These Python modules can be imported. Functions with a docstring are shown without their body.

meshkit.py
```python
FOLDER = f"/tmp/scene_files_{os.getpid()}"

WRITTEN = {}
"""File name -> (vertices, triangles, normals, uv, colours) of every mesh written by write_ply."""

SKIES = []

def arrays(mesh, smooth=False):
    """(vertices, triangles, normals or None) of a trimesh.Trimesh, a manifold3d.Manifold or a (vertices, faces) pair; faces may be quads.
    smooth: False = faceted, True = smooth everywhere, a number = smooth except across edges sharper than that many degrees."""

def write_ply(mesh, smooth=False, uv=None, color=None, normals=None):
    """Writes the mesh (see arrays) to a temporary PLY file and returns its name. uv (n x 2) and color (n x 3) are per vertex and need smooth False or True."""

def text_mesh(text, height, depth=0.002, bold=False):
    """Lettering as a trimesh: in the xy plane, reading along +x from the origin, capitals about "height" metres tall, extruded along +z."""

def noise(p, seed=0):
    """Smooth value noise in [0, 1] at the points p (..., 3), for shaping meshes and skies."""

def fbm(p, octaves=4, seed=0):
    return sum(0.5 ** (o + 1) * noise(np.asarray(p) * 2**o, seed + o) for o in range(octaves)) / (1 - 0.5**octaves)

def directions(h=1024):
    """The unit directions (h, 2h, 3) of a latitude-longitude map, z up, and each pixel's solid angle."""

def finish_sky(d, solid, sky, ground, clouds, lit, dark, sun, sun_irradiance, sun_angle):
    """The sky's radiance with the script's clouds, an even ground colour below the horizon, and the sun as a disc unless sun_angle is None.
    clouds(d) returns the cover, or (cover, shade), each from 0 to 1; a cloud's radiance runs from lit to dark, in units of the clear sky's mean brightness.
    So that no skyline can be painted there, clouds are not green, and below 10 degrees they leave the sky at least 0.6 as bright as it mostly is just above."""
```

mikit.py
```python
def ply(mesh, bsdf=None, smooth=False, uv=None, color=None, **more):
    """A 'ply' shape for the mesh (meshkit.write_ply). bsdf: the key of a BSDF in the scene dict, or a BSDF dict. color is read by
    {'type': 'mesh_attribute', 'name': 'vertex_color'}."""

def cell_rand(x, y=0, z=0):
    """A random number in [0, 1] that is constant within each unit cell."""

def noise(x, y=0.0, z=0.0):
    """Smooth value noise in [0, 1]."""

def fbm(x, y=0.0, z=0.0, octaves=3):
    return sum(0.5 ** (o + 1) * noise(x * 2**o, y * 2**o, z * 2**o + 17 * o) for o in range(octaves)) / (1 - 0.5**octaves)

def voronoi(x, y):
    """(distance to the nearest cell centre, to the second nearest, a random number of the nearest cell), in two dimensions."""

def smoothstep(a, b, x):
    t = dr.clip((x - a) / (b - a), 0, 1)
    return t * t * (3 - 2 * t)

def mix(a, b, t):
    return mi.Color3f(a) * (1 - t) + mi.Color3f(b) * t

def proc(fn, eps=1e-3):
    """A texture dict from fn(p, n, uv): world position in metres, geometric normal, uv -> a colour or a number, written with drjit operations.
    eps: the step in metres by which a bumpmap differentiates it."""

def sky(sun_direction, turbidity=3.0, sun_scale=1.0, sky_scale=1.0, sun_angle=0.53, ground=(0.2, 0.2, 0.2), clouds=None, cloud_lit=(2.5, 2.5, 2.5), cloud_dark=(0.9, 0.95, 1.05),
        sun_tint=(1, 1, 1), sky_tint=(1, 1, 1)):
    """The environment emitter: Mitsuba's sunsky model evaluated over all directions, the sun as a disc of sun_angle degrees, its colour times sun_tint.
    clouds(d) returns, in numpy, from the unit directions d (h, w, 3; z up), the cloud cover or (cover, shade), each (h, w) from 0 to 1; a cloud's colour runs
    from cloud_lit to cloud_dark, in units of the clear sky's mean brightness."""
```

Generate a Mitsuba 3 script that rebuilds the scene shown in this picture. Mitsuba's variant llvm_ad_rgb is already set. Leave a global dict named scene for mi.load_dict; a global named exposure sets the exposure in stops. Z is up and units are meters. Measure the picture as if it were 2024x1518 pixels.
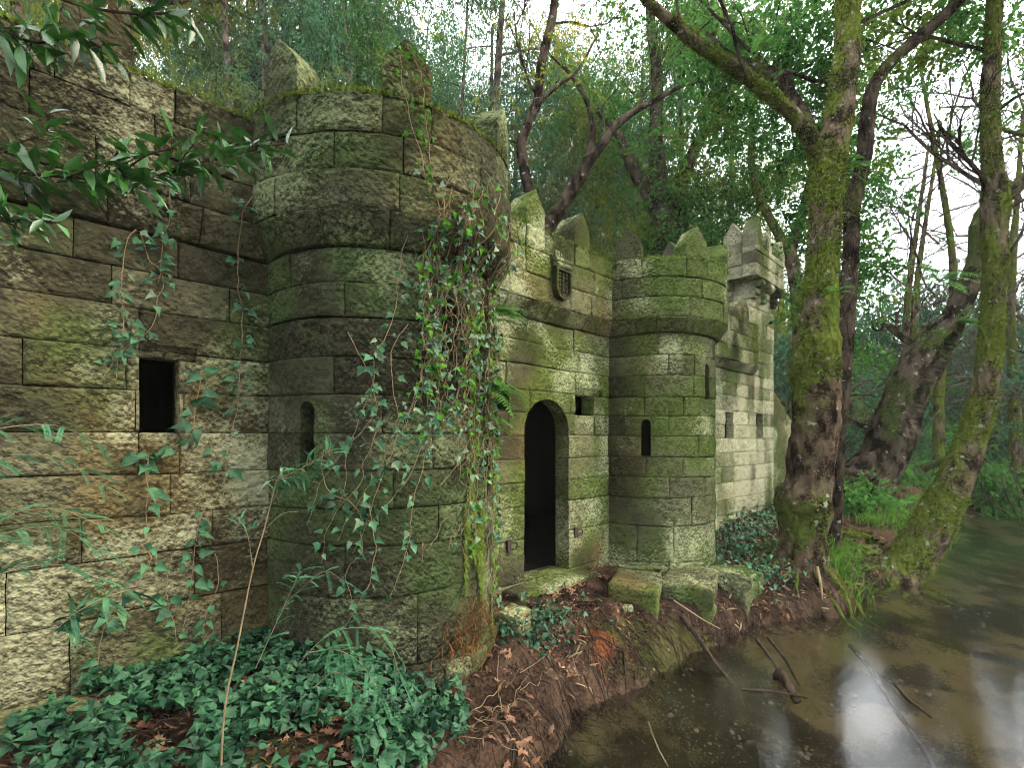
import math, random
import numpy as np, trimesh, manifold3d as m3, shapely
import drjit as dr, mitsuba as mi, mikit
import meshkit
from mikit import proc, noise, fbm, smoothstep, mix, voronoi, cell_rand

# ---------------------------------------------------------------- camera, sky, exposure
T = mi.ScalarTransform4f
scene, labels = {}, {}
EYE = 1.6
scene['camera'] = {'type': 'perspective', 'fov': 91.82, 'fov_axis': 'x', 'near_clip': 0.05, 'far_clip': 3000.0,
                   'principal_point_offset_y': -0.0740,
                   'to_world': T().look_at(origin=[0, 0, EYE], target=[0.6951, 0.7189, EYE], up=[0, 0, 1])}
scene['sky'] = mikit.sky([0.62, -0.62, 0.72], turbidity=3, sun_scale=0.16, sun_angle=26, clouds=lambda d: 1.0, cloud_lit=(2.40, 2.52, 2.62), ground=(0.08, 0.09, 0.06))
exposure = 4.55

# ---------------------------------------------------------------- helpers
rng = np.random.default_rng(7)
used = {}


def key(name, parent=None):
    k = name if parent is None else parent + '__' + name
    n = used.get(k, 0)
    used[k] = n + 1
    return k if n == 0 else f'{k}_{n:03d}'


def thing(name, label, cat, group=None, kind=None):
    k = key(name)
    labels[k] = {'label': label, 'category': cat}
    if group: labels[k]['group'] = group
    if kind: labels[k]['kind'] = kind
    return k


tone_rng = np.random.default_rng(2024)


def stone_ply(mesh, bsdf, angle=45):
    """A stone: its uv holds two random numbers that the stone's material turns into its own tone and its own share of moss and lichen."""
    v, f, n = meshkit.arrays(mesh, angle)
    path = meshkit.write_ply((v, f), False, uv=np.tile(tone_rng.uniform(0, 1, 2), (len(v), 1)), normals=n)
    return {'type': 'ply', 'filename': path, 'face_normals': False, 'bsdf': {'type': 'ref', 'id': bsdf}}


def put(name, mesh, bsdf, parent=None, label=None, smooth=False, kind=None, **more):
    k = key(name, parent)
    scene[k] = mesh if isinstance(mesh, dict) else stone_ply(mesh, bsdf, smooth or 42) if bsdf.startswith('stone_') else mikit.ply(mesh, bsdf, smooth=smooth, **more)
    if label or kind:
        labels[k] = {}
        if label: labels[k]['label'] = label
        if kind: labels[k]['kind'] = kind
    return k


def setting(name, mesh, bsdf, label, smooth=True, kind='structure', cat=None, **more):
    k = key(name)
    scene[k] = mikit.ply(mesh, bsdf, smooth=smooth, **more)
    labels[k] = {'label': label, 'kind': kind}
    if cat: labels[k]['category'] = cat
    return k


def join(parts):
    """(vertices, faces) of several."""
    V, F, n = [], [], 0
    for v, f in parts:
        V.append(np.asarray(v, float)); F.append(np.asarray(f, int) + n); n += len(v)
    return (np.vstack(V), np.vstack(F)) if V else (np.zeros((0, 3)), np.zeros((0, 3), int))


def vn(p, f=1.0, o=3, seed=0):
    return meshkit.fbm(np.asarray(p) * f + 100.0, o, seed) - 0.5


def vn3(p, f=1.0, o=2, seed=0):
    return np.stack([vn(p, f, o, seed + 11 * k) for k in range(3)], -1)


def tube(pts, rad, sides=6, cap=True):
    """A tapered tube along a polyline with parallel-transported rings."""
    p = np.asarray(pts, float); r = np.broadcast_to(rad, (len(p),)).astype(float)
    t = np.gradient(p, axis=0); t /= np.linalg.norm(t, axis=1, keepdims=True) + 1e-12
    a = np.cross(t[0], [0.31, 0.17, 0.94]); 
    if np.linalg.norm(a) < 1e-3: a = np.cross(t[0], [1, 0, 0])
    A = []
    for k in range(len(p)):
        a = a - t[k] * (a @ t[k]); a = a / (np.linalg.norm(a) + 1e-12); A.append(a)
    A = np.array(A); B = np.cross(t, A)
    ang = np.arange(sides) * 2 * np.pi / sides
    v = p[:, None] + r[:, None, None] * (np.cos(ang)[None, :, None] * A[:, None] + np.sin(ang)[None, :, None] * B[:, None])
    i, j = np.meshgrid(np.arange(len(p) - 1), np.arange(sides), indexing='ij')
    q = np.stack([i * sides + j, i * sides + (j + 1) % sides, (i + 1) * sides + (j + 1) % sides, (i + 1) * sides + j], -1).reshape(-1, 4)
    f = np.vstack([q[:, [0, 1, 2]], q[:, [0, 2, 3]]])
    v = v.reshape(-1, 3)
    if cap:
        n = len(v); v = np.vstack([v, p[-1] + t[-1] * r[-1] * .5]); b = (len(p) - 1) * sides
        f = np.vstack([f, [[b + k, b + (k + 1) % sides, n] for k in range(sides)]])
    return v, f


def curve(pts, n):
    """Catmull-Rom through the points, n samples; columns past the third (radius) are carried along."""
    p = np.asarray(pts, float)
    q = np.vstack([2 * p[0] - p[1], p, 2 * p[-1] - p[-2]])
    seg = np.linalg.norm(np.diff(p[:, :3], axis=0), axis=1); s = np.concatenate([[0], np.cumsum(seg)])
    u = np.interp(np.linspace(0, s[-1], n), s, np.arange(len(p)))
    k = np.minimum(u.astype(int), len(p) - 2); t = (u - k)[:, None]
    a, b, c, d = q[k], q[k + 1], q[k + 2], q[k + 3]
    return 0.5 * (2 * b + (c - a) * t + (2 * a - 5 * b + 4 * c - d) * t * t + (3 * b - a - 3 * c + d) * t ** 3)


def man(v, f):
    return m3.Manifold(m3.Mesh(np.asarray(v, np.float32), np.asarray(f, np.uint32)))


def section(poly):
    return m3.CrossSection([list(shapely.geometry.polygon.orient(poly).exterior.coords)[:-1]])


def arr(m):
    k = m.to_mesh()
    return np.asarray(k.vert_properties[:, :3], float), np.asarray(k.tri_verts, int)


def box(x0, x1, y0, y1, z0, z1):
    return m3.Manifold.cube([x1 - x0, y1 - y0, z1 - z0]).translate([x0, y0, z0])


def rough(m, edge, amp, freq, seed=0, soften=2):
    """A solid refined, its edges worn and its faces roughened."""
    v, f = arr(m.refine_to_length(edge))
    t = trimesh.Trimesh(v, f)
    if soften: trimesh.smoothing.filter_laplacian(t, lamb=0.5, iterations=soften, volume_constraint=False)
    t.vertices = np.array(t.vertices) + amp * 2 * vn3(t.vertices, freq, 3, seed)
    return np.array(t.vertices), np.array(t.faces)


# ---------------------------------------------------------------- materials
def rgb(*c):
    return {'type': 'rgb', 'value': list(c)}


def bumped(bsdf, fn, scale=1.0, eps=1e-3):
    return {'type': 'bumpmap', 'scale': scale, 'texture': proc(fn, eps), 'bsdf': bsdf}


def stone_bump(p, n, uv):
    x, y, z = p.x, p.y, p.z
    return 0.016 * fbm(x * 22, y * 22, z * 22, 2) + 0.011 * noise(x * 58, y * 58, z * 58) + 0.006 * noise(x * 120, y * 120, z * 120)


def make_stone(name, seed, pale, moss, crust, ochre, streak, pale_c, moss_c, base_c):
    """Old granite: grey-brown grain, pale lichen, black crust, ochre algae and moss in ragged patches; streak draws the patches out down the wall."""
    def col(p, n, uv):
        x, y, z = p.x + seed * 3.7, p.y + seed * 1.3, p.z
        g1 = noise(x * 125, y * 125, z * 125)
        g2 = noise(x * 52, y * 52, z * 52)
        g3 = fbm(x * 19, y * 19, z * 19, 2)
        rag = (g1 - 0.5) * 0.20 + (g2 - 0.5) * 0.20 + (g3 - 0.5) * 0.12
        zs = z * (1.0 - 0.80 * streak)
        big = fbm(x * 2.1, y * 2.1, zs * 2.1, 3) + rag
        big2 = fbm(x * 1.7 + 31, y * 1.7, zs * 1.7 + 9, 3) + rag
        big3 = fbm(x * 2.2 - 17, y * 2.2, zs * 2.2 + 4, 3) + rag * 0.75
        big4 = fbm(x * 1.2 + 7, y * 1.2 + 3, zs * 1.0, 2) + rag * 0.8
        grain = smoothstep(0.28, 0.72, 0.34 * g1 + 0.36 * g2 + 0.30 * g3)
        ta, tb = uv.x - 0.5, uv.y - 0.5
        big, big2, big3 = big + tb * 0.13, big2 - ta * 0.16, big3 + (ta - tb) * 0.09
        c = mix([k * 0.42 for k in base_c], [k * 1.60 for k in base_c], grain) * (1 + ta * 0.6)
        c = mix(c, mix([0.06, 0.034, 0.010], [0.20, 0.115, 0.020], grain), ochre * smoothstep(0.50, 0.64, big4))
        c = mix(c, mix([k * 0.40 for k in moss_c], [k * 1.45 for k in moss_c], grain), smoothstep(0.94 - moss, 1.16 - moss, big) * 0.85)
        c = mix(c, mix([0.010, 0.009, 0.007], [0.048, 0.043, 0.028], grain), smoothstep(0.94 - crust, 1.18 - crust, big2) * 0.80)
        lich = mix([k * 0.45 for k in pale_c], [k * 1.10 for k in pale_c], grain)
        c = mix(c, lich * (1 + ta * 0.35), smoothstep(0.94 - pale, 1.22 - pale, big3) * 0.85)
        speck = smoothstep(0.72, 0.84, 0.7 * noise(x * 70 + 5, y * 70, z * 70) + 0.3 * g1)
        return mix(c, pale_c, speck * 0.16)
    scene[name] = bumped({'type': 'diffuse', 'reflectance': proc(col)}, stone_bump)


#                name           seed  pale  moss  crust ochre streak
make_stone('stone_curtain',      1, 0.450, 0.49, 0.52, 0.32, 0.4, (0.30, 0.30, 0.18), (0.062, 0.084, 0.027), (0.080, 0.076, 0.044))
make_stone('stone_round_tower',  2, 0.380, 0.56, 0.49, 0.18, 0.2, (0.22, 0.26, 0.13), (0.050, 0.075, 0.027), (0.058, 0.060, 0.035))
make_stone('stone_gate',         3, 0.475, 0.57, 0.41, 0.45, 0.5, (0.37, 0.39, 0.22), (0.080, 0.112, 0.024), (0.110, 0.110, 0.057))
make_stone('stone_second_tower', 4, 0.385, 0.57, 0.45, 0.35, 0.6, (0.34, 0.36, 0.20), (0.068, 0.098, 0.024), (0.084, 0.088, 0.046))
make_stone('stone_far',          5, 0.575, 0.55, 0.46, 0.10, 0.93, (0.46, 0.455, 0.30), (0.080, 0.112, 0.032), (0.20, 0.195, 0.125))
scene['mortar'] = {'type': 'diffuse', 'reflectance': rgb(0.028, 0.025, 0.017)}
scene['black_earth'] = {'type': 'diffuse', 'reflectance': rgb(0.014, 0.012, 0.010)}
scene['dark_iron'] = {'type': 'principled', 'base_color': rgb(0.05, 0.035, 0.03), 'roughness': 0.6, 'metallic': 0.5}
scene['moss_tuft'] = {'type': 'twosided', 'bsdf': {'type': 'diffuse', 'reflectance': proc(lambda p, n, uv: mix([0.045, 0.075, 0.012], [0.14, 0.19, 0.03], fbm(p.x * 30, p.y * 30, p.z * 30, 2)))}}


def soil_col(p, n, uv):
    x, y, z = p.x, p.y, p.z
    g = noise(x * 60, y * 60, z * 60)
    a = fbm(x * 3, y * 3, z * 3, 4) + (g - .5) * .3
    c = mix([0.016, 0.011, 0.008], [0.070, 0.044, 0.030], smoothstep(0.3, 0.72, a))
    m = fbm(x * 1.3 + 9, y * 1.3, z * 2.0, 3) + (g - .5) * .25
    rust = fbm(x * 5 + 3, y * 5, z * 5, 3) + (g - .5) * .3 - 1.9 * dr.sqrt(dr.square(x - 3.56) + dr.square((y - 2.62) * .8))
    c = mix(c, mix([0.08, 0.022, 0.010], [0.26, 0.072, 0.022], a), smoothstep(0.12, 0.44, rust) * .6)
    return mix(c, [0.045, 0.060, 0.012], smoothstep(0.58, 0.72, m) * 0.55)


scene['soil'] = bumped({'type': 'diffuse', 'reflectance': proc(soil_col)}, lambda p, n, uv: 0.05 * fbm(p.x * 12, p.y * 12, p.z * 12, 3) + 0.008 * noise(p.x * 80, p.y * 80, p.z * 80))


def bank_col(p, n, uv):
    """Earth above, giving way to sand and gravel along a ragged line below the water's edge."""
    x, y = p.x, p.y
    g = noise(x * 75, y * 75)
    a = fbm(x * 1.6, y * 1.6, 0, 4) + (g - .5) * .2
    c = mix([0.017, 0.014, 0.008], [0.090, 0.066, 0.030], smoothstep(0.32, 0.64, a))
    c = mix(c, [0.016, 0.013, 0.008], smoothstep(0.56, 0.68, fbm(x * 2.7 + 40, y * 2.7, 0, 3) + (g - .5) * .2) * .8)
    c = mix(c, [0.20, 0.155, 0.08], smoothstep(0.84, 0.92, g) * .30)
    t = (WATER_Z - 0.035 - p.z) / 0.07 + (fbm(x * 9, y * 9, 0, 3) - .5) * 2.4
    return mix(soil_col(p, n, uv), c, smoothstep(-0.3, 0.5, t))


WATER_Z = -0.50
scene['pebble'] = {'type': 'diffuse', 'reflectance': proc(lambda p, n, uv: mix([0.030, 0.024, 0.016], [0.20, 0.16, 0.11], noise(p.x * 22, p.y * 22, p.z * 22)))}
scene['bank'] = bumped({'type': 'diffuse', 'reflectance': proc(bank_col)}, lambda p, n, uv: 0.07 * fbm(p.x * 14, p.y * 14, p.z * 14, 3) + 0.014 * noise(p.x * 60, p.y * 60, p.z * 60))

# ---------------------------------------------------------------- ground, stream
D = 3.70                    # plane of the castle's face
WATER = -0.50
_bx = np.array([-30, -4, 0, 1, 1.7, 2.3, 3, 3.6, 4.4, 5.3, 6.2, 6.8, 7.3, 7.75, 8.6, 9.5, 10.7, 13, 16.3, 19.7, 24.7, 30, 40, 80])
_by = np.array([1.2, 1.2, 1.5, 1.75, 1.88, 2.06, 2.40, 2.33, 2.32, 2.19, 2.0, 1.60, 1.42, 1.49, 1.52, 1.42, 1.16, 1.2, 1.26, 1.3, 1.25, 2.6, 6, 20])
_rx = np.array([-30, 8, 12, 16, 19, 21.5, 24.7, 30, 40, 80])
_ry = np.array([-3.2, -3.0, -2.6, -1.8, -0.8, 0.12, 0.55, 1.6, 4.8, 18.6])


def height(x, y):
    """Ground height: the castle's bank on the left, the stream bed, the far bank on the right, rising woods behind."""
    x, y = np.asarray(x, float), np.asarray(y, float)
    p = np.stack([x, y, 0 * x], -1)
    wob = 0.22 * vn(p, 2.1, 3, 3) + 0.14 * vn(p, 7, 3, 5)
    dl = y - np.interp(x, _bx, _by) + wob          # > 0: on the castle's bank
    dr_ = np.interp(x, _rx, _ry) - y + 0.3 * vn(p, 1.2, 3, 4)   # > 0: on the far bank
    top = np.interp(x, [-30, 0, 1.2, 2.4, 3.4, 5, 6.2, 7.5, 9, 11, 14, 20, 40, 200], [.14, .14, .16, .06, .02, .04, .02, -.02, .12, .22, .5, .8, 1.8, 8])
    steep = np.interp(x, [-5, 0, 1.6, 3, 6, 7, 9, 20], [.5, .5, .40, .50, .45, .35, .35, .8])
    rise = 1 - np.exp(-np.maximum(dl, 0) / (0.42 * steep + .06))
    left = WATER - .03 + (top - WATER + .03) * rise + 0.12 * vn(p, 1.9, 3, 6) * rise + 0.16 * vn(p, 5, 4, 7) * np.clip(dl * 4, 0, 1) * np.exp(-np.maximum(dl - .5, 0) / .6)
    left = left - .30 * np.exp(-((x - 2.0) / .55) ** 2 - ((y - 2.55) / .30) ** 2) * np.clip(dl * 3, 0, 1)
    left = left + 0.05 * np.clip(y - 8, 0, 90) * np.clip((y - 8) / 6, 0, 1)
    right = WATER - .03 + 0.9 * (1 - np.exp(-np.maximum(dr_, 0) / 1.2)) + 0.25 * vn(p, .8, 3, 8) * np.clip(dr_, 0, 1) + 0.06 * np.clip(dr_ - 3, 0, 60)
    depth = np.minimum(np.maximum(-dl, 0), np.maximum(-dr_, 0))
    bed = WATER - .03 - 0.30 * (1 - np.exp(-depth / 0.9)) - 0.05 * vn(p, 1.5, 3, 9) - 0.02
    shallow = np.exp(-((x - 21) / 3.0) ** 2)
    bed = bed + shallow * 0.22
    return np.where(dl > 0, left, np.where(dr_ > 0, right, bed))


def axis(stops):
    out = []
    for a, b, d in stops: out.append(np.arange(a, b - 1e-6, d))
    return np.concatenate(out + [[stops[-1][1]]])


gx = axis([(-900, -100, 100), (-100, -20, 10), (-20, -4, 1), (-4, -0.5, .1), (-0.5, 9, .035), (9, 14, .07), (14, 30, .2), (30, 80, 2), (80, 200, 15), (200, 2000, 150)])
gy = axis([(-900, -100, 100), (-100, -20, 10), (-20, -4, 1), (-4, 0, .1), (0, 4.2, .035), (4.2, 8, .3), (8, 30, .8), (30, 100, 5), (100, 1400, 100)])
GX, GY = np.meshgrid(gx, gy, indexing='ij')
GZ = height(GX, GY)
gv = np.stack([GX, GY, GZ], -1).reshape(-1, 3)
ny_ = len(gy)
i_, j_ = np.meshgrid(np.arange(len(gx) - 1), np.arange(ny_ - 1), indexing='ij')
q_ = np.stack([i_ * ny_ + j_, (i_ + 1) * ny_ + j_, (i_ + 1) * ny_ + j_ + 1, i_ * ny_ + j_ + 1], -1).reshape(-1, 4)
under = gv[q_][..., 2].mean(1) < WATER - 0.035


def sub(q):
    u, inv = np.unique(q, return_inverse=True)
    q = inv.reshape(-1, 4)
    return gv[u], np.vstack([q[:, [0, 1, 2]], q[:, [0, 2, 3]]])


setting('ground', sub(q_[~under]), 'bank', 'dark earth bank and woodland floor beside the stream')
setting('stream_bed', sub(q_[under]), 'bank', 'brown sandy bed under the clear water')

# ---------------------------------------------------------------- castle
castle = thing('castle', 'small ruined mossy granite castle with pointed merlons on the stream bank', 'castle')
DL = 0.15                   # overhang of the parapets
R1 = 0.90                   # radius of the round towers
C1, C2 = 2.094, 6.197       # where their centres stand along the face


class Flat:
    def __init__(s, y, o=0.0): s.y = y
    def __call__(s, u, z, o): return np.stack([u, s.y - o + 0 * u, z + 0 * u], -1)


class Side:
    """A face towards -x; u runs along -y."""
    def __init__(s, x): s.x = x
    def __call__(s, u, z, o): return np.stack([s.x - o + 0 * u, -u, z + 0 * u], -1)


class Round:
    def __init__(s, cx, r): s.cx, s.r = cx, r
    def __call__(s, u, z, o):
        a = u / s.r; return np.stack([s.cx + (s.r + o) * np.sin(a), D - (s.r + o) * np.cos(a), z + 0 * u], -1)


def block(S, u0, u1, z0, z1, seed, thick=.16, step=.035, gap=.0022, tilt=0.0, slope=0.0, wander=.018, bulge=.001, rough_=.009):
    """One dressed stone: worn edges, a pitted face, joints that wander with its neighbours'."""
    nu, nz = max(3, int((u1 - u0) / step)), max(3, int((z1 - z0) / step))
    e = .012
    a = np.concatenate([[0], [min(e / (u1 - u0), .2)], np.linspace(0, 1, nu + 1)[1:-1], [1 - min(e / (u1 - u0), .2)], [1]])
    b = np.concatenate([[0], [min(e / (z1 - z0), .2)], np.linspace(0, 1, nz + 1)[1:-1], [1 - min(e / (z1 - z0), .2)], [1]])
    a, b = np.unique(np.round(np.sort(a), 5)), np.unique(np.round(np.sort(b), 5))
    A, B = np.meshgrid(a, b, indexing='ij')
    U, Z = u0 + (u1 - u0) * A, z0 + (z1 - z0) * B
    q0 = S(U, z0 + 0 * U, 0 * U); q1 = S(U, z1 + 0 * U, 0 * U)
    w0, w1 = wander * 2 * vn(q0, 1.6, 2, 21), wander * 2 * vn(q1, 1.6, 2, 21)
    Z = Z + w0 * (1 - B) + w1 * B + gap * (1 - 2 * B)
    U = U + gap * (1 - 2 * A) + .008 * 2 * vn(S(u0 + 0 * U, Z, 0 * U), 5, 2, 22) * (1 - A) + .008 * 2 * vn(S(u1 + 0 * U, Z, 0 * U), 5, 2, 22) * A
    P = S(U, Z, 0 * U)
    d = np.minimum(np.minimum(A, 1 - A) * (u1 - u0), np.minimum(B, 1 - B) * (z1 - z0))
    r2 = np.random.default_rng(seed)
    chip = np.clip(vn(P, 5, 3, 31) + .25, 0, 1)
    off = -(.004 + .020 * chip) * (1 - np.clip(d / (.006 + .024 * chip), 0, 1)) ** 2 + bulge * np.clip(d / .09, 0, 1) + rough_ * 2.4 * vn(P, 9, 4, seed % 7)
    off = off + r2.uniform(-1, 1) * .007 + tilt * (A - .5) * r2.uniform(-1, 1) * .02
    if slope: off = off + .022 + (slope - .022) * np.clip((Z - z0) / (z1 - z0), 0, 1.02)
    P = S(U, Z, off)
    n0, n1 = P.shape[:2]
    v = P.reshape(-1, 3)
    idx = np.arange(n0 * n1).reshape(n0, n1)
    q = np.stack([idx[:-1, :-1], idx[1:, :-1], idx[1:, 1:], idx[:-1, 1:]], -1).reshape(-1, 4)
    f = [q[:, [0, 1, 2]], q[:, [0, 2, 3]]]
    loop = np.concatenate([idx[:, 0], idx[-1, 1:], idx[-2::-1, -1], idx[0, -2:0:-1]])
    back = S(U, Z, -thick + 0 * U).reshape(-1, 3)[loop]
    n = len(v); L = len(loop); k = np.arange(L); kn = (k + 1) % L
    f.append(np.stack([loop[kn], loop[k], n + k], -1)); f.append(np.stack([loop[kn], n + k, n + kn], -1))
    c = S(np.array((u0 + u1) / 2), np.array((z0 + z1) / 2), np.array(-thick))
    f.append(np.stack([n + kn, n + k, 0 * k + n + L], -1))
    return np.vstack([v, back, c]), np.vstack(f)


count_blocks = [0]


def lay(part, S, mat, rows, joints, u_range, openings=(), step=.035, mean=.62, thick=.16, slope=0.0, name='block', seed=1, tail=(), **kw):
    """Courses of blocks between the heights in rows; joints: {row: [positions]} as the photograph shows, else at random. openings: solids cut out."""
    r2 = np.random.default_rng(seed)
    for k in range(len(rows) - 1):
        js = joints.get(k)
        if js is None:
            js, u = [], u_range[0] + r2.uniform(.25, 1) * mean
            while u < u_range[1] - .3 * mean:
                js.append(u); u += mean * r2.uniform(.65, 1.45)
        us = [u_range[0], *[j for j in js if u_range[0] + .05 < j < u_range[1] - .05], u_range[1]]
        for a, b in zip(us[:-1], us[1:]):
            count_blocks[0] += 1
            v, f = block(S, a, b, rows[k], rows[k + 1], 1000 * seed + count_blocks[0], thick, step, slope=slope, **kw)
            lo, hi = v.min(0), v.max(0)
            hit = [o for o in openings if np.all(np.array(o.bounding_box()[:3]) < hi) and np.all(np.array(o.bounding_box()[3:]) > lo)]
            if hit:
                m = man(v, f)
                for o in hit: m = m - o
                if m.is_empty(): continue
                for piece in m.decompose():
                    if piece.volume() > 2e-4: put(name, arr(piece), mat, part, smooth=42)
            else:
                put(name, (v, f), mat, part, smooth=42)


def merlon(part, S, mat, u0, u1, z0, shoulder, apex, depth, seed, edge=.040, amp=.008, front=0.0, label=None, name='merlon'):
    """A pointed merlon: a block whose gable looks out from the wall, its ridge running inwards."""
    w = u1 - u0
    poly = m3.CrossSection([[(-w / 2, z0), (w / 2, z0), (w / 2, shoulder), (0, apex), (-w / 2, shoulder)]])
    m = m3.Manifold.extrude(poly, depth)                    # x: along, y: up, z: outwards
    v, f = rough(m, edge, amp, 11, seed, 0)
    u, z, o = v[:, 0] + (u0 + u1) / 2, v[:, 1], v[:, 2] - depth + front
    return put(name, (S(u, z, o), f), mat, part, label, smooth=50)


def prism(x0, x1, z0, z1, y0=3.0, y1=4.6):
    return box(x0, x1, y0, y1, z0, z1)


def wedge(x0, x1, zlow, zfront, ydeep, out=.08):
    """The sloping soffit cut into a lintel above a window."""
    poly = m3.CrossSection([[(D - out, zlow - .01), (ydeep, zlow - .01), (ydeep, zlow), (D, zfront), (D - out, zfront + .02)]])
    return m3.Manifold.extrude(poly, x1 - x0).transform([[0, 0, 1, x0], [1, 0, 0, 0], [0, 1, 0, 0]])


def slit(cx, r, deg, z0, z1, w, head=True):
    """A narrow loop with a round head, pointing out from a round tower."""
    pts = [(-w / 2, z0), (w / 2, z0)]
    if head: pts += [(w / 2 * math.cos(t), z1 - w / 2 + w / 2 * math.sin(t)) for t in np.linspace(0, math.pi, 9)]
    else: pts += [(w / 2, z1), (-w / 2, z1)]
    m = m3.Manifold.extrude(m3.CrossSection([pts]), 1.3).transform([[1, 0, 0, 0], [0, 0, -1, 0], [0, 1, 0, 0]])   # extruded towards -y
    return m.rotate([0, 0, deg]).translate([cx, D, 0])


ROWS = [-.35, .10, .58, .91, 1.15, 1.40, 1.65, 1.90, 2.15, 2.40, 2.63, 2.86]
ROWS_GATE = [-.35, .10, .55, .90, 1.15, 1.40, 1.66, 1.91, 2.15, 2.41, 2.66, 2.92]

door_poly = [(3.762, .10), (4.497, .10), (4.497, 1.70)] + [(4.1295 + .3675 * math.cos(t), 1.70 + .365 * math.sin(t)) for t in np.linspace(0, math.pi, 21)[1:-1]] + [(3.762, 1.70)]
door = m3.Manifold.extrude(m3.CrossSection([door_poly]), 1.6).transform([[1, 0, 0, 0], [0, 0, -1, 4.6], [0, 1, 0, 0]])
win_left = [prism(.461, .668, 1.65, 2.114), wedge(.455, .76, 2.112, 2.19, D + .06)]
win_gate = [prism(3.36, 3.541, 1.915, 2.155), prism(4.619, 5.0, 1.905, 2.154), wedge(4.612, 5.16, 2.152, 2.235, D + .06)]
slits_far = [prism(8.847, 9.21, 1.65, 2.12), prism(10.315, 10.69, 1.655, 2.14)]
slits1 = [slit(C1, R1, -62.2, 1.42, 1.86, .11), slit(C1, R1, 0.6, 2.16, 2.60, .13)]
slits2 = [slit(C2, R1, -59.2, 1.41, 1.865, .115), slit(C2, R1, -3.6, 2.13, 2.58, .10)]

def wider(o, d=.012):
    """An opening grown a little: the wall's core stands back behind the stones that frame it."""
    return m3.Manifold.batch_hull([o.translate([x, y, z]) for x in (-d, d) for y in (-d, d) for z in (-d, d)])


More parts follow.
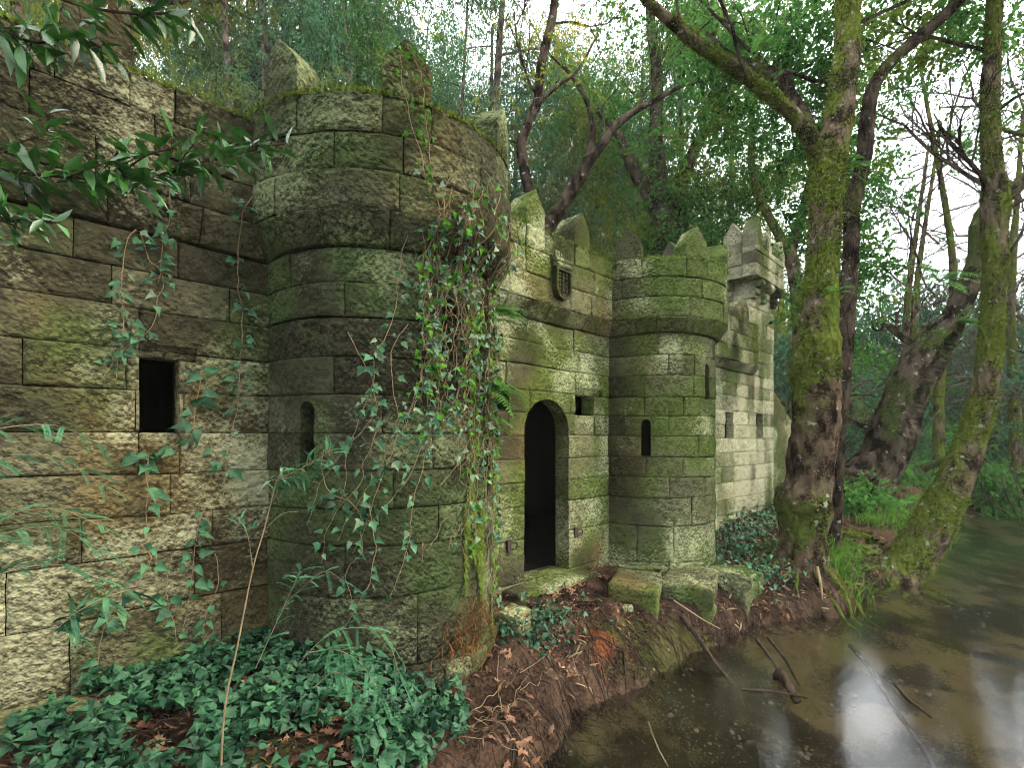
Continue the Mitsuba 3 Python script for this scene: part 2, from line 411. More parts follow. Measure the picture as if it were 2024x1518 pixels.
# curtain wall on the left
curtain = put('curtain_wall', arr(box(-2.5, 1.40, D + .045, D + .30, -.5, 3.68) - m3.Manifold.batch_boolean([wider(w) for w in win_left], m3.OpType.Add)), 'mortar', castle,
              'long left wall of brown and black stained stone')
jl = {10: [-.9, .165, .66], 9: [-.6, .33, .95], 8: [-1.4, -.5, .461], 7: [-.8, -.039, .40], 6: [-.55, .445, .69], 5: [-.7, .461, .668], 4: [-.3, .62], 3: [-.6, .2, .85], 2: [-.9, -.1, .75], 1: [-.5, .15, .9], 0: [-.4, .5]}
lay(curtain, Flat(D), 'stone_curtain', ROWS, jl, (-2.5, C1 - R1 + .02), win_left, step=.03, seed=1)
lay(curtain, Flat(D), 'stone_curtain', [2.86, 3.06], {0: [-1.5, -.55, .31, .77]}, (-2.5, 1.16), step=.03, slope=DL, name='corbel_block', seed=2, bulge=.004)
lay(curtain, Flat(D - DL), 'stone_curtain', [3.06, 3.29, 3.52, 3.73], {0: [-.8, .25, .70], 1: [-.7, -.01, .52, .93], 2: [-1.6, -.75, .086, .40, .62]}, (-2.5, 1.09), thick=.34, step=.03, seed=3)
merlon(curtain, Flat(D - DL), 'stone_curtain', .105, .405, 3.70, 3.91, 4.25, .34, 4)
merlon(curtain, Flat(D - DL), 'stone_curtain', -.82, -.52, 3.70, 3.91, 4.25, .34, 5)


def tower(cx, mat, label, rows, joints, slits, merlons, seed, cor, drum, jc, jd, ztop, shoulder, apex):
    shell = m3.Manifold.cylinder(3.95, R1 - .04, R1 - .04, 64).translate([cx, D, -.4]) - m3.Manifold.cylinder(3.8, R1 - .26, R1 - .26, 64).translate([cx, D, -.45])
    for s in slits: shell = shell - wider(s)
    part = put('round_tower', arr(shell), 'mortar', castle, label)
    lay(part, Round(cx, R1), mat, rows, joints, (-math.pi * .53 * R1, math.pi * .53 * R1), slits, step=.035, seed=seed, mean=.7)
    lay(part, Round(cx, R1), mat, cor, {0: [math.radians(a) * R1 for a in jc]}, (-math.pi * .53 * R1, math.pi * .53 * R1), step=.035, slope=DL, name='corbel_block', seed=seed + 1, bulge=.004)
    RR = R1 + DL
    lay(part, Round(cx, RR), mat, drum, {k: [math.radians(a) * RR for a in j] for k, j in jd.items()}, (-math.pi * RR * .62, math.pi * RR * .62), thick=.30, step=.035, seed=seed + 2)
    for i, (a, b) in enumerate(merlons):
        merlon(part, Round(cx, RR), mat, math.radians(a) * RR, math.radians(b) * RR, ztop - .02, shoulder, apex, .30, seed + 10 + i)
    return part


rad = lambda *a: [math.radians(x) * R1 for x in a]
t1 = tower(C1, 'stone_round_tower', 'near round tower with ivy hanging down its right side', ROWS,
           {10: rad(-72, 12, 60), 9: rad(-45.3, 22), 8: rad(-10, 45), 7: rad(-50, 5), 6: rad(-76, -30, 32), 5: rad(-62.2, -8, 55), 4: rad(-80, -25.5, 38), 3: rad(-5, 60), 2: rad(-45, 20), 1: rad(-70, -15, 40), 0: rad(-50, -24, 5)}, slits1,
           [(-75, -59.5), (-29.8, -12.7), (21.5, 38), (66, 82)], 20, [2.86, 3.05], [3.05, 3.30, 3.535, 3.785],
           (-82.3, -52, -27, 2, 30, 60), {0: (-70, -24, 24), 1: (-46, -22.5, 10, 60), 2: (-75, -59.5, -29.8, -12.6, 21.5, 38)}, 3.785, 4.0, 4.165)
t2 = tower(C2, 'stone_second_tower', 'second round tower to the right of the doorway, bright with moss', ROWS_GATE,
           {10: rad(-50, 10), 9: rad(-42, -18.5), 8: rad(-60.5, -20), 7: rad(-60.5, -41.8, -29.2), 6: rad(-76, -41.8), 5: rad(-59.2, -15), 4: rad(-59.2, -30), 3: rad(-41.2, -5), 2: rad(-21.5), 1: rad(-66.3, -37.9, 8), 0: rad(-48.1, -1.9)}, slits2,
           [(-79, -62), (-32.7, -16.3), (14, 31)], 40, [2.92, 3.08], [3.08, 3.33, 3.57, 3.81],
           (-66.7, -52.1, -31.1, -6.9, 20), {0: (-30, 6), 1: (-75, -20, 12), 2: (-79, -62, -32.7, -16.3, 14, 31)}, 3.81, 4.0, 4.20)

# wall with the doorway
gate = put('gate_wall', arr(box(C1 + .4, C2 - .4, D + .045, D + .22, -.5, 3.78) - wider(door) - m3.Manifold.batch_boolean([wider(w) for w in win_gate], m3.OpType.Add)), 'mortar', castle, 'wall with the arched doorway and the carved shield')
lay(gate, Flat(D), 'stone_gate', ROWS_GATE, {0: [3.3, 4.7], 1: [3.4, 4.13], 2: [3.35, 4.13], 3: [3.3, 4.13], 4: [3.3, 4.13], 5: [3.35, 4.13, 4.75], 6: [3.36, 3.541, 4.13, 4.619, 5.0], 7: [3.36, 3.85, 4.55], 8: [3.5, 4.3, 4.619], 9: [3.4, 4.705], 10: [3.819, 4.6]},
    (C1 + R1 - .02, C2 - R1 + .02), [door] + win_gate, step=.035, thick=.20, seed=60)
lay(gate, Flat(D), 'stone_gate', [2.92, 3.08], {0: [3.4, 3.755, 4.028, 4.374, 4.705, 4.991]}, (C1 + R1 - .04, C2 - R1 + .04), step=.035, slope=DL, name='corbel_block', seed=61, bulge=.004)
lay(gate, Flat(D - DL), 'stone_gate', [3.08, 3.34, 3.60, 3.84], {0: [3.4, 4.02, 4.35, 4.74], 1: [3.629, 4.02, 4.35, 4.8], 2: [3.638, 3.921, 4.427, 4.695]}, (C1 + R1 + .05, C2 - R1 - .05), thick=.34, step=.035, seed=62)
for i, (a, b) in enumerate([(3.638, 3.915), (4.427, 4.695)]):
    merlon(gate, Flat(D - DL), 'stone_gate', a, b, 3.82, 4.03, 4.24, .34, 63 + i)

# wall between the second tower and the square tower; the square tower stands flush with it
far = put('far_wall', arr(box(C2 + .4, 11.30, D + .045, D + .22, -.5, 3.72) - m3.Manifold.batch_boolean([wider(w) for w in slits_far], m3.OpType.Add)), 'mortar', castle, 'pale streaked wall beyond the second tower')
ROWS_FAR = [-.3, .0, .28, .55, .85, 1.13, 1.39, 1.65, 1.90, 2.15, 2.42, 2.66, 2.88]
lay(far, Flat(D), 'stone_far', ROWS_FAR, {2: [7.8, 8.846, 9.253, 10.503], 3: [8.411, 9.194, 10.467], 4: [7.9, 8.7, 9.23, 10.3, 10.987], 5: [8.3, 9.223, 9.982, 10.29, 10.987], 6: [7.9, 9.164, 9.982, 10.325, 11.065], 7: [8.411, 8.847, 9.21, 9.982, 10.315, 10.69], 8: [8.3, 8.847, 9.21, 9.9, 10.315, 10.69], 9: [7.9, 9.223, 9.982, 10.69]},
    (C2 + R1 - .04, 11.30), slits_far, step=.06, thick=.13, seed=70)
lay(far, Flat(D), 'stone_far', [2.88, 3.03], {0: [7.5, 7.85, 8.16, 8.411, 8.8, 9.223, 9.65]}, (C2 + R1 - .04, 10.12), step=.06, slope=DL, name='corbel_block', seed=71, bulge=.004)
lay(far, Flat(D - DL), 'stone_gate', [3.03, 3.28, 3.53, 3.79], {2: [8.40, 8.69, 9.25, 9.52]}, (C2 + R1 + .04, 10.03), step=.06, thick=.34, seed=72)
for i, (a, b) in enumerate([(7.55, 7.83), (8.405, 8.685), (9.25, 9.525)]):
    merlon(far, Flat(D - DL), 'stone_gate', a, b, 3.77, 4.0, 4.19, .34, 73 + i, edge=.07)

SQX0, SQX1 = 10.055, 11.30
sq = put('square_tower', arr(box(SQX0 + .04, SQX1 - .04, D + .05, D + 1.75, 2.5, 5.1)), 'mortar', castle, 'pale square tower with overhanging top on carved brackets')
lay(sq, Flat(D), 'stone_far', [2.88, 3.15, 3.42, 3.70, 3.97, 4.23, 4.50, 4.76], {k: j for k, j in enumerate([[10.6], [10.85], [10.55], [10.9], [10.6], [10.85], [10.5, 10.9]])}, (SQX0, SQX1), step=.06, thick=.12, seed=80)
lay(sq, Side(SQX0), 'stone_far', [3.4, 3.70, 3.97, 4.23, 4.50, 4.76], {k: j for k, j in enumerate([[-4.6], [-4.2], [-4.7], [-4.3], [-4.8, -4.2]])}, (-D - 1.8, -D - .12), step=.06, thick=.12, seed=81)
OV = .20
XL, YF, XR, YB = SQX0 - .29, D - OV, SQX1 + .0, D + 1.75
lay(sq, Flat(YF), 'stone_far', [4.74, 4.97, 5.20, 5.32], {0: [10.45], 1: [10.1, 10.62, 10.95], 2: []}, (XL, XR + .02), step=.06, thick=.26, seed=82)
lay(sq, Side(XL), 'stone_far', [4.74, 4.97, 5.20, 5.42], {0: [-4.6], 1: [-4.15, -4.9], 2: [-4.0, -4.7]}, (-YB, -YF - .27), step=.06, thick=.26, seed=83)
merlon(sq, Flat(YF), 'stone_far', XL, XL + .30, 5.30, 5.55, 5.86, .26, 84, edge=.07)
merlon(sq, Flat(YF), 'stone_far', XL + .57, XL + .80, 5.30, 5.48, 5.74, .26, 85, edge=.07)
merlon(sq, Flat(YF), 'stone_far', XR - .30, XR + .02, 5.30, 5.48, 5.74, .26, 86, edge=.07)
merlon(sq, Side(XL), 'stone_far', -YF - .62, -YF - .275, 5.40, 5.55, 5.84, .26, 87, edge=.07)
merlon(sq, Side(XL), 'stone_far', -YB, -YB + .38, 5.40, 5.60, 5.86, .26, 88, edge=.07)
for x in (SQX0 - .02, SQX0 + .50, SQX1 - .22):      # brackets of two rounded steps
    poly = shapely.union_all([shapely.Point(0, 4.66).buffer(.085), shapely.Point(.09, 4.50).buffer(.075), shapely.box(-.02, 4.58, .30, 4.745), shapely.box(.06, 4.38, .30, 4.6)])
    m = m3.Manifold.extrude(section(poly), .20).transform([[0, 0, 1, x], [1, 0, 0, D - .13], [0, 1, 0, 0]])
    put('bracket', rough(m, .05, .008, 9, 5, 1), 'stone_far', sq, smooth=50)
for y in (D + .35, D + 1.1):
    poly = shapely.union_all([shapely.Point(0, 4.66).buffer(.085), shapely.Point(.09, 4.50).buffer(.075), shapely.box(-.02, 4.58, .30, 4.745), shapely.box(.06, 4.38, .30, 4.6)])
    m = m3.Manifold.extrude(section(poly), .20).transform([[1, 0, 0, SQX0 - .13], [0, 0, -1, y + .2], [0, 1, 0, 0]])
    put('bracket', rough(m, .05, .008, 9, 6, 1), 'stone_far', sq, smooth=50)

# the dark inside: back wall, ends, roof and floor
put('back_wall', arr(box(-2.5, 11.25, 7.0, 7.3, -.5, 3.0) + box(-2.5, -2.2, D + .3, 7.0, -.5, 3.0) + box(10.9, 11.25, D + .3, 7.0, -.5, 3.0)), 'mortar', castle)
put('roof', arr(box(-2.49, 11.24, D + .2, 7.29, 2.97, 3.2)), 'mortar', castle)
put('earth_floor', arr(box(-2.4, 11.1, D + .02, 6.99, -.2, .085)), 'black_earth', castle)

# shield, rings, doorstep, buttress
sx, sy = 4.158, D - DL
sh = [(-.125, 3.47), (.125, 3.47), (.125, 3.27)] + [(.125 * math.cos(t), 3.27 + .135 * math.sin(t)) for t in np.linspace(0, -math.pi, 15)[1:-1]] + [(-.125, 3.27)]
outer = shapely.Polygon(sh); inner = outer.buffer(-.026)
ext = lambda poly, d0, d1: m3.Manifold.extrude(section(poly), d1 - d0).transform([[1, 0, 0, sx], [0, 0, -1, sy - d0], [0, 1, 0, 0]])
shield = ext(outer, -.05, .075) - ext(inner, .042, .12)
for i in range(6):
    for s_ in (-1, 0, 1):
        z = 3.42 - i * .045
        if inner.buffer(-.012).contains(shapely.Point(s_ * .058, z)):
            shield = shield + m3.Manifold.sphere(.021, 10).scale([1, .9, 1]).translate([sx + s_ * .058, sy - .044, z])
shield = shield + ext(shapely.box(-.012, 3.16, .012, 3.44), .03, .055)
coat = put('coat_of_arms', arr(shield), 'stone_gate', gate, 'carved stone shield with a crown on top', smooth=40)
crown = m3.Manifold()
for z, rr, w in ((3.505, .028, .115), (3.556, .026, .135), (3.53, .016, .12)):
    crown = crown + m3.Manifold.cylinder(2 * w, rr, rr, 14).transform([[0, 0, 1, sx - w], [1, 0, 0, sy - .055], [0, 1, 0, z]])
for i in range(7):
    crown = crown + m3.Manifold.cylinder(.075, .020, .010, 8).translate([sx - .12 + .04 * i, sy - .055, 3.57])
put('crown', rough(crown + box(sx - .12, sx + .12, sy - .05, sy + .03, 3.49, 3.63), .02, .004, 20, 3, 0), 'stone_gate', coat, smooth=40)
for x, z in ((3.565, .515), (4.655, .515)):
    k = put('iron_ring', arr(box(x - .065, x - .02, D - .022, D + .05, z - .06, z + .06)), 'dark_iron', gate, 'rusty iron ring on a plate beside the doorway')
    a = np.linspace(-2.3, 2.3, 16)
    put('ring', tube(np.stack([x + .012 + .036 * np.cos(a), D - .032 - .012 * np.cos(a), z + .036 * np.sin(a)], -1), .008, 6), 'dark_iron', k, smooth=True)
step_ = box(3.42, 4.75, D - .26, D + .35, -.10, .085)
put('doorstep', rough(step_, .05, .014, 6, 9, 2), 'stone_gate', gate, 'worn stone doorstep below the dark doorway', smooth=50)
but = m3.Manifold.extrude(m3.CrossSection([[(11.25, -.3), (13.4, -.3), (13.0, 1.6), (12.75, 2.15), (11.25, 2.92)]]), 1.1).transform([[1, 0, 0, 0], [0, 0, -1, D + 1.2], [0, 1, 0, 0]])
put('buttress', rough(but, .10, .06, 3, 8, 1), 'stone_second_tower', castle, 'sloping mossy buttress at the end of the far wall', smooth=50)

# foundations: rough courses under the round towers
lay(t1, Round(C1, R1 + .05), 'stone_round_tower', [-.75, -.30, .06], {0: rad(-50, -18, 8, 40), 1: rad(-60, -30, -4, 25)}, (-1.4, 1.3), step=.04, thick=.3, seed=91, rough_=.03, name='foundation_stone')
lay(t2, Round(C2, R1 + .13), 'stone_second_tower', [-.65, -.22, .06], {0: rad(-70, -40, -12, 12), 1: rad(-62, -28, -2, 20)}, (-1.75, .9), step=.05, thick=.4, seed=92, rough_=.08, wander=.07, name='foundation_stone')


def tufts(part, S, u0, u1, z, depth, n, seed, size=.026):
    """Moss standing up along the top of a wall: many small blades."""
    r2 = np.random.default_rng(seed)
    u = r2.uniform(u0, u1, n); o = -r2.uniform(-.02, depth, n); zz = z + r2.normal(0, .006, n) - .004 - .02 * (o > 0)
    keep = meshkit.fbm(np.stack([u * 3, o * 6, 0 * u + seed], -1), 2) > .40
    u, o, zz = u[keep], o[keep], zz[keep]; n = len(u)
    p = S(u, zz, o); h = size * r2.uniform(.5, 1.5, n)[:, None]
    d = r2.normal(0, .5, (n, 3)); d[:, 2] = 1; d /= np.linalg.norm(d, axis=1, keepdims=True)
    s_ = np.cross(d, r2.normal(0, 1, (n, 3))); s_ /= np.linalg.norm(s_, axis=1, keepdims=True)
    v = np.stack([p - s_ * h * .3, p + s_ * h * .3, p + d * h], 1).reshape(-1, 3)
    put('moss', (v, np.arange(3 * n).reshape(-1, 3)), 'moss_tuft', part, 'green moss along the top of the wall', kind='stuff')


tufts(curtain, Flat(D - DL), -.8, 1.05, 3.735, .3, 5000, 1)
tufts(t1, Round(C1, R1 + DL), -1.7, 1.2, 3.79, .28, 6000, 2)
tufts(gate, Flat(D - DL), 3.05, 5.2, 3.845, .28, 4000, 3)
tufts(t2, Round(C2, R1 + DL), -1.7, 1.2, 3.815, .28, 4000, 4)
tufts(far, Flat(D - DL), 7.2, 10.0, 3.795, .28, 2500, 5, .03)

# ---------------------------------------------------------------- leaves, bark, water: materials
def leafmat(name, dark, light, trans=.35, rough_=.3, gloss=0, yellow=0.0, f=40.0):
    def col(p, n, uv):
        a = fbm(p.x * f, p.y * f, p.z * f, 2)
        b = fbm(p.x * 2.2 + 3, p.y * 2.2, p.z * 2.2, 2)
        c = mix([k * .7 for k in dark], [k * 1.25 for k in light], smoothstep(.22, .78, .25 * a + .25 * b + .50 * noise(p.x * 15, p.y * 15, p.z * 15)))
        return mix(c, [0.30, 0.24, 0.02], yellow * smoothstep(.60, .68, fbm(p.x * .8 + 50, p.y * .8, p.z * .8, 2)))
    tex = proc(col)
    thin = {'type': 'principledthin', 'base_color': tex, 'roughness': .6, 'diff_trans': trans * 2}
    if gloss == 0:
        scene[name] = thin
    else:
        shiny = {'type': 'twosided', 'bsdf': {'type': 'roughplastic', 'diffuse_reflectance': tex, 'alpha': rough_, 'int_ior': 1.36 if gloss == 1 else 1.75, 'nonlinear': False}}
        scene[name] = shiny if gloss == 1 else {'type': 'blendbsdf', 'weight': gloss, 'a': thin, 'b': shiny}


leafmat('ivy_leaf', (0.018, 0.080, 0.036), (0.058, 0.168, 0.070), 0, .42, 1)
leafmat('ivy_leaf_pale', (0.07, 0.13, 0.07), (0.14, 0.22, 0.12), 0, .38, 1)
leafmat('ivy_leaf_bright', (0.035, 0.12, 0.012), (0.09, 0.24, 0.03), .3)
leafmat('ground_ivy_leaf', (0.010, 0.050, 0.026), (0.036, 0.120, 0.052), 0, .48, 1)
leafmat('laurel_leaf', (0.014, 0.060, 0.012), (0.045, 0.150, 0.024), .5, .20, .7)
leafmat('feather_leaf', (0.035, 0.12, 0.055), (0.075, 0.20, 0.10), .25)
leafmat('fern_leaf', (0.045, 0.13, 0.022), (0.10, 0.24, 0.05), .35)
leafmat('grass_blade', (0.05, 0.13, 0.02), (0.12, 0.24, 0.04), .3)
leafmat('crown_teal', (0.028, 0.080, 0.042), (0.080, 0.175, 0.090), .52, yellow=.25, f=6)
leafmat('crown_green', (0.022, 0.076, 0.018), (0.072, 0.175, 0.038), .52, yellow=.2, f=6)
leafmat('crown_yellow', (0.07, 0.13, 0.02), (0.22, 0.24, 0.03), .5, yellow=.8, f=6)
leafmat('shrub_leaf', (0.04, 0.13, 0.03), (0.11, 0.27, 0.06), .5, f=8)


def dry_col(p, n, uv):
    a = fbm(p.x * 9, p.y * 9, p.z * 9, 3)
    return mix([0.040, 0.021, 0.013], [0.24, 0.135, 0.085], smoothstep(.3, .75, a))


scene['dead_leaf'] = {'type': 'twosided', 'bsdf': {'type': 'diffuse', 'reflectance': proc(dry_col)}}
scene['dry_stem'] = {'type': 'diffuse', 'reflectance': proc(lambda p, n, uv: mix([0.10, 0.065, 0.035], [0.34, 0.26, 0.16], fbm(p.x * 14, p.y * 14, p.z * 14, 3)))}
scene['dark_stem'] = {'type': 'diffuse', 'reflectance': proc(lambda p, n, uv: mix([0.020, 0.013, 0.010], [0.075, 0.055, 0.040], fbm(p.x * 24, p.y * 24, p.z * 24, 3)))}
scene['rust_root'] = {'type': 'diffuse', 'reflectance': proc(lambda p, n, uv: mix([0.050, 0.024, 0.010], [0.26, 0.125, 0.050], fbm(p.x * 14, p.y * 14, p.z * 14, 3)))}


def make_bark(name, moss, bare, moss_c):
    def col(p, n, uv):
        x, y, z = p.x, p.y, p.z
        g = noise(x * 70, y * 70, z * 50)
        a = fbm(x * 9, y * 9, z * 4, 3) + (g - .5) * .25
        c = mix([k * .25 for k in bare], [k * 1.7 for k in bare], smoothstep(.3, .7, a))
        m = fbm(x * 2.6 + 7, y * 2.6, z * 1.6, 3) + (g - .5) * .3 + (fbm(x * 30, y * 30, z * 30, 2) - .5) * .3
        mc = mix([k * .5 for k in moss_c], [k * 1.4 for k in moss_c], fbm(x * 26, y * 26, z * 26, 2))
        c = mix(c, mc, smoothstep(1 - moss, 1.1 - moss, m))
        return mix(c, [0.26, 0.28, 0.22], .6 * smoothstep(.71, .76, fbm(x * 11 + 20, y * 11, z * 11, 2) * .8 + g * .2))
    scene[name] = bumped({'type': 'diffuse', 'reflectance': proc(col)}, lambda p, n, uv: 0.10 * fbm(p.x * 18, p.y * 18, p.z * 4, 3) + .016 * noise(p.x * 60, p.y * 60, p.z * 30))


make_bark('mossy_bark', .60, (0.080, 0.060, 0.040), (0.080, 0.100, 0.018))
make_bark('old_bark', .57, (0.070, 0.044, 0.026), (0.070, 0.090, 0.018))
make_bark('bare_bark', .46, (0.066, 0.047, 0.031), (0.060, 0.080, 0.018))
make_bark('hollow_bark', .47, (0.052, 0.040, 0.029), (0.050, 0.068, 0.018))
make_bark('dark_bark', .38, (0.040, 0.030, 0.022), (0.045, 0.060, 0.014))
make_bark('far_bark', .30, (0.090, 0.070, 0.055), (0.06, 0.08, 0.03))


def ripple(p, n, uv):
    return 0.0012 * fbm(p.x * 5, p.y * 9, 0, 2) + 0.00013 * noise(p.x * 310, p.y * 420) 


scene['water_surface'] = bumped({'type': 'thindielectric', 'int_ior': 1.33}, ripple, 1.0, 3e-4)
setting('stream', (np.array([[-60, -60, WATER], [90, -60, WATER], [90, 60, WATER], [-60, 60, WATER]], float), np.array([[0, 1, 2, 3]])), 'water_surface', 'clear shallow stream with soft reflections of the sky', smooth=False, cat=None)

# ---------------------------------------------------------------- leaf shapes: unit length along +y, face up +z
def fan(outline, fold=.18, curl=.12):
    """A leaf from its right half's outline (x, y): folded along the midrib, its tip curling down."""
    o = np.array(outline, float)
    n = len(o)
    mid = np.stack([0 * o[:, 1], o[:, 1], 0 * o[:, 1]], -1)
    z = fold * o[:, 0] - curl * o[:, 1] ** 2
    R_ = np.stack([o[:, 0], o[:, 1], z], -1); L_ = R_ * [-1, 1, 1]
    mid[:, 2] = -curl * mid[:, 1] ** 2
    v = np.vstack([mid, R_, L_]); f = []
    for k in range(n - 1):
        f += [[k, n + k, n + k + 1], [k, n + k + 1, k + 1], [k, 2 * n + k + 1, 2 * n + k], [k, k + 1, 2 * n + k + 1]]
    return v, np.array(f)


IVY_OUT = [[(0, .05), (.13, -.09), (.28, -.11), (.42, .02), (.50, .22), (.35, .30), (.26, .44), (.17, .66), (.08, .86), (0, 1.05)], [(0, .06), (.16, -.12), (.32, -.10), (.40, .06), (.38, .26), (.30, .46), (.19, .70), (.08, .90), (0, 1.02)],
           [(0, .04), (.12, -.06), (.26, -.08), (.44, .10), (.56, .34), (.34, .36), (.24, .48), (.20, .64), (.07, .86), (0, 1.1)], [(0, .03), (.10, -.05), (.22, -.02), (.31, .12), (.28, .30), (.22, .50), (.13, .76), (0, 1.15)]]


def ivy_leaf(seed):
    """One ivy leaf: lobed or heart shaped, lopsided, folded, rippled and curled."""
    r2 = np.random.default_rng(seed)
    o = np.array(IVY_OUT[seed % 4], float); o[1:-1] += r2.normal(0, .022, o[1:-1].shape)
    v, f = fan(o, r2.uniform(.08, .5), r2.uniform(-.05, .45))
    n = len(o); v[2 * n:, 0] *= r2.uniform(.75, 1.15); v[:, 0] += r2.normal(0, .10) * v[:, 1] ** 2
    v[:, 2] += .05 * np.sin(v[:, 0] * 9 + r2.uniform(0, 6)) * np.sin(v[:, 1] * 6 + r2.uniform(0, 6)) + r2.normal(0, .12) * v[:, 0]
    return v, f


IVY = [ivy_leaf(k) for k in range(12)]
_y = np.linspace(0, 1, 8)
LAUREL = [fan([(0 if k in (0, 7) else .135 * math.sin(math.pi * y ** .85) * (1 + (.10 if k % 2 else -.06)), y) for k, y in enumerate(_y)], fo, cu) for fo, cu in ((.35, .15), (.2, .35), (.5, .05))]
PHYL = [fan([(0 if k in (0, 6) else .085 * math.sin(math.pi * y ** .7), y) for k, y in enumerate(np.linspace(0, 1, 7))], .3, cu) for cu in (.35, .7)]
OAK = [fan([(0, 0), (.07, .12), (.20, .24), (.12, .34), (.27, .50), (.15, .60), (.24, .76), (.10, .86), (0, 1)], fo, cu) for fo, cu in ((.9, .4), (-.5, -.5), (.3, .8))]
RHOMB = (np.array([[0, 0, 0], [.20, .45, .06], [0, 1, -.05], [-.20, .45, .06]]), np.array([[0, 1, 2], [0, 2, 3]]))


def frames(pos, along, up, size, widen=1.0):
    """4 x 4 matrices for leaves at pos, pointing along, facing up."""
    y = along / (np.linalg.norm(along, axis=1, keepdims=True) + 1e-9)
    x = np.cross(y, up); x /= np.linalg.norm(x, axis=1, keepdims=True) + 1e-9
    z = np.cross(x, y)
    s_ = np.broadcast_to(size, (len(pos),))[:, None]
    M = np.zeros((len(pos), 4, 4)); M[:, :3, 0] = x * s_ * widen; M[:, :3, 1] = y * s_; M[:, :3, 2] = z * s_; M[:, :3, 3] = pos; M[:, 3, 3] = 1
    return M


def bake(shape, M):
    v, f = shape
    vs = np.einsum('kij,nj->kni', M[:, :3, :3], v) + M[:, None, :3, 3]
    return vs.reshape(-1, 3), (f[None] + (np.arange(len(M)) * len(v))[:, None, None]).reshape(-1, 3)


def bake_mix(shapes, M, seed=0):
    w = np.random.default_rng(seed).integers(0, len(shapes), len(M))
    return join([bake(s, M[w == k]) for k, s in enumerate(shapes) if (w == k).any()])


SHAPE = {}


def leaf_part(holder, shape_list, tag, k, M, mat, name='leaf'):
    """One leaf as a part of its own; alike leaves share a mesh file."""
    kk = (tag, k)
    if kk not in SHAPE: SHAPE[kk] = mikit.ply(shape_list[k], None, smooth=True)
    e = dict(SHAPE[kk]); e['bsdf'] = {'type': 'ref', 'id': mat}; e['to_world'] = T(M.tolist())
    scene[key(name, holder)] = e


# ---------------------------------------------------------------- ivy on the castle
def offs(z, zc, h):
    return np.where(z < zc, 0, np.where(z < zc + h, DL * (z - zc) / h, DL))


class OnWall:
    def __init__(s, S, zc, h): s.S, s.zc, s.h = S, zc, h
    def __call__(s, u, z, o=0.0): return s.S(u, z, offs(z, s.zc, s.h) + o)
    def normal(s, u, z):
        a = s(u + .01, z) - s(u - .01, z); b = s(u, z + .01) - s(u, z - .01)
        n = np.cross(a, b); return n / np.linalg.norm(n, axis=-1, keepdims=True)


ON_CURTAIN, ON_T1, ON_GATE = OnWall(Flat(D), 2.86, .2), OnWall(Round(C1, R1), 2.86, .19), OnWall(Flat(D), 2.92, .16)
DEG = math.pi / 180 * R1


def vine(label, on, pts, seed, gap=.055, size=(.035, .068), stem='dry_stem', mats=('ivy_leaf',), group=None, deg=False, off=.025, srad=.0035, jitter=.018, petiole=.05, cat='ivy', avoid=None):
    r2 = np.random.default_rng(seed)
    p = np.array(pts, float)
    if deg: p[:, 0] *= DEG
    L = np.linalg.norm(np.diff(p, axis=0), axis=1).sum()
    n = max(8, int(L / .035))
    c = curve(np.c_[p, 0 * p[:, 0]], n)[:, :2]
    c = c + jitter * 2 * np.stack([vn(np.c_[np.arange(n) * .35, 0 * np.arange(n) + seed, 0 * np.arange(n)], 1, 2, k) for k in (1, 2)], -1)
    P = on(c[:, 0], c[:, 1], off + .012 * r2.normal(size=n).cumsum() / np.sqrt(n))
    h = thing('ivy_vine', label, cat, group)
    parts = [tube(P, np.linspace(srad, srad * .5, n), 5)]
    m = int(L / gap) if gap else 0
    t = np.sort(r2.uniform(.02, 1, m)) * (n - 1)
    k = np.minimum(t.astype(int), n - 1)
    N = on.normal(c[k, 0], c[k, 1])
    side = r2.choice([-1, 1], m)[:, None] * np.cross(N, [0, 0, 1.0])
    base = P[k]
    pd = side * r2.uniform(.3, 1, (m, 1)) + N * r2.uniform(.1, .7, (m, 1)) + r2.normal(0, .35, (m, 3))
    pd /= np.linalg.norm(pd, axis=1, keepdims=True)
    tip = base + pd * (petiole * r2.uniform(.3, 1.2, (m, 1)))
    sz = r2.uniform(*size, m)
    along = np.array([0, 0, -1.0]) * r2.uniform(.1, 1.1, (m, 1)) + pd * .9 + r2.normal(0, .35, (m, 3)) + N * r2.uniform(-.15, .2, (m, 1))
    up = N * 1.2 + np.array([0, 0, .25]) + r2.normal(0, .34, (m, 3))
    M = frames(tip, along, up, sz)
    for i in range(m): parts.append(tube(np.array([base[i], (base[i] + tip[i]) / 2 + [0, 0, .006], tip[i]]), .0014, 3, False))
    put('stem', join(parts), stem, h, smooth=True)
    for i in range(m):
        if avoid and avoid[0] < c[k[i], 0] / DEG < avoid[1] and avoid[2] < c[k[i], 1] < avoid[3]: continue
        leaf_part(h, IVY, 'ivy', int(r2.integers(0, 12)), M[i], mats[int(r2.integers(0, len(mats)))])
    return h


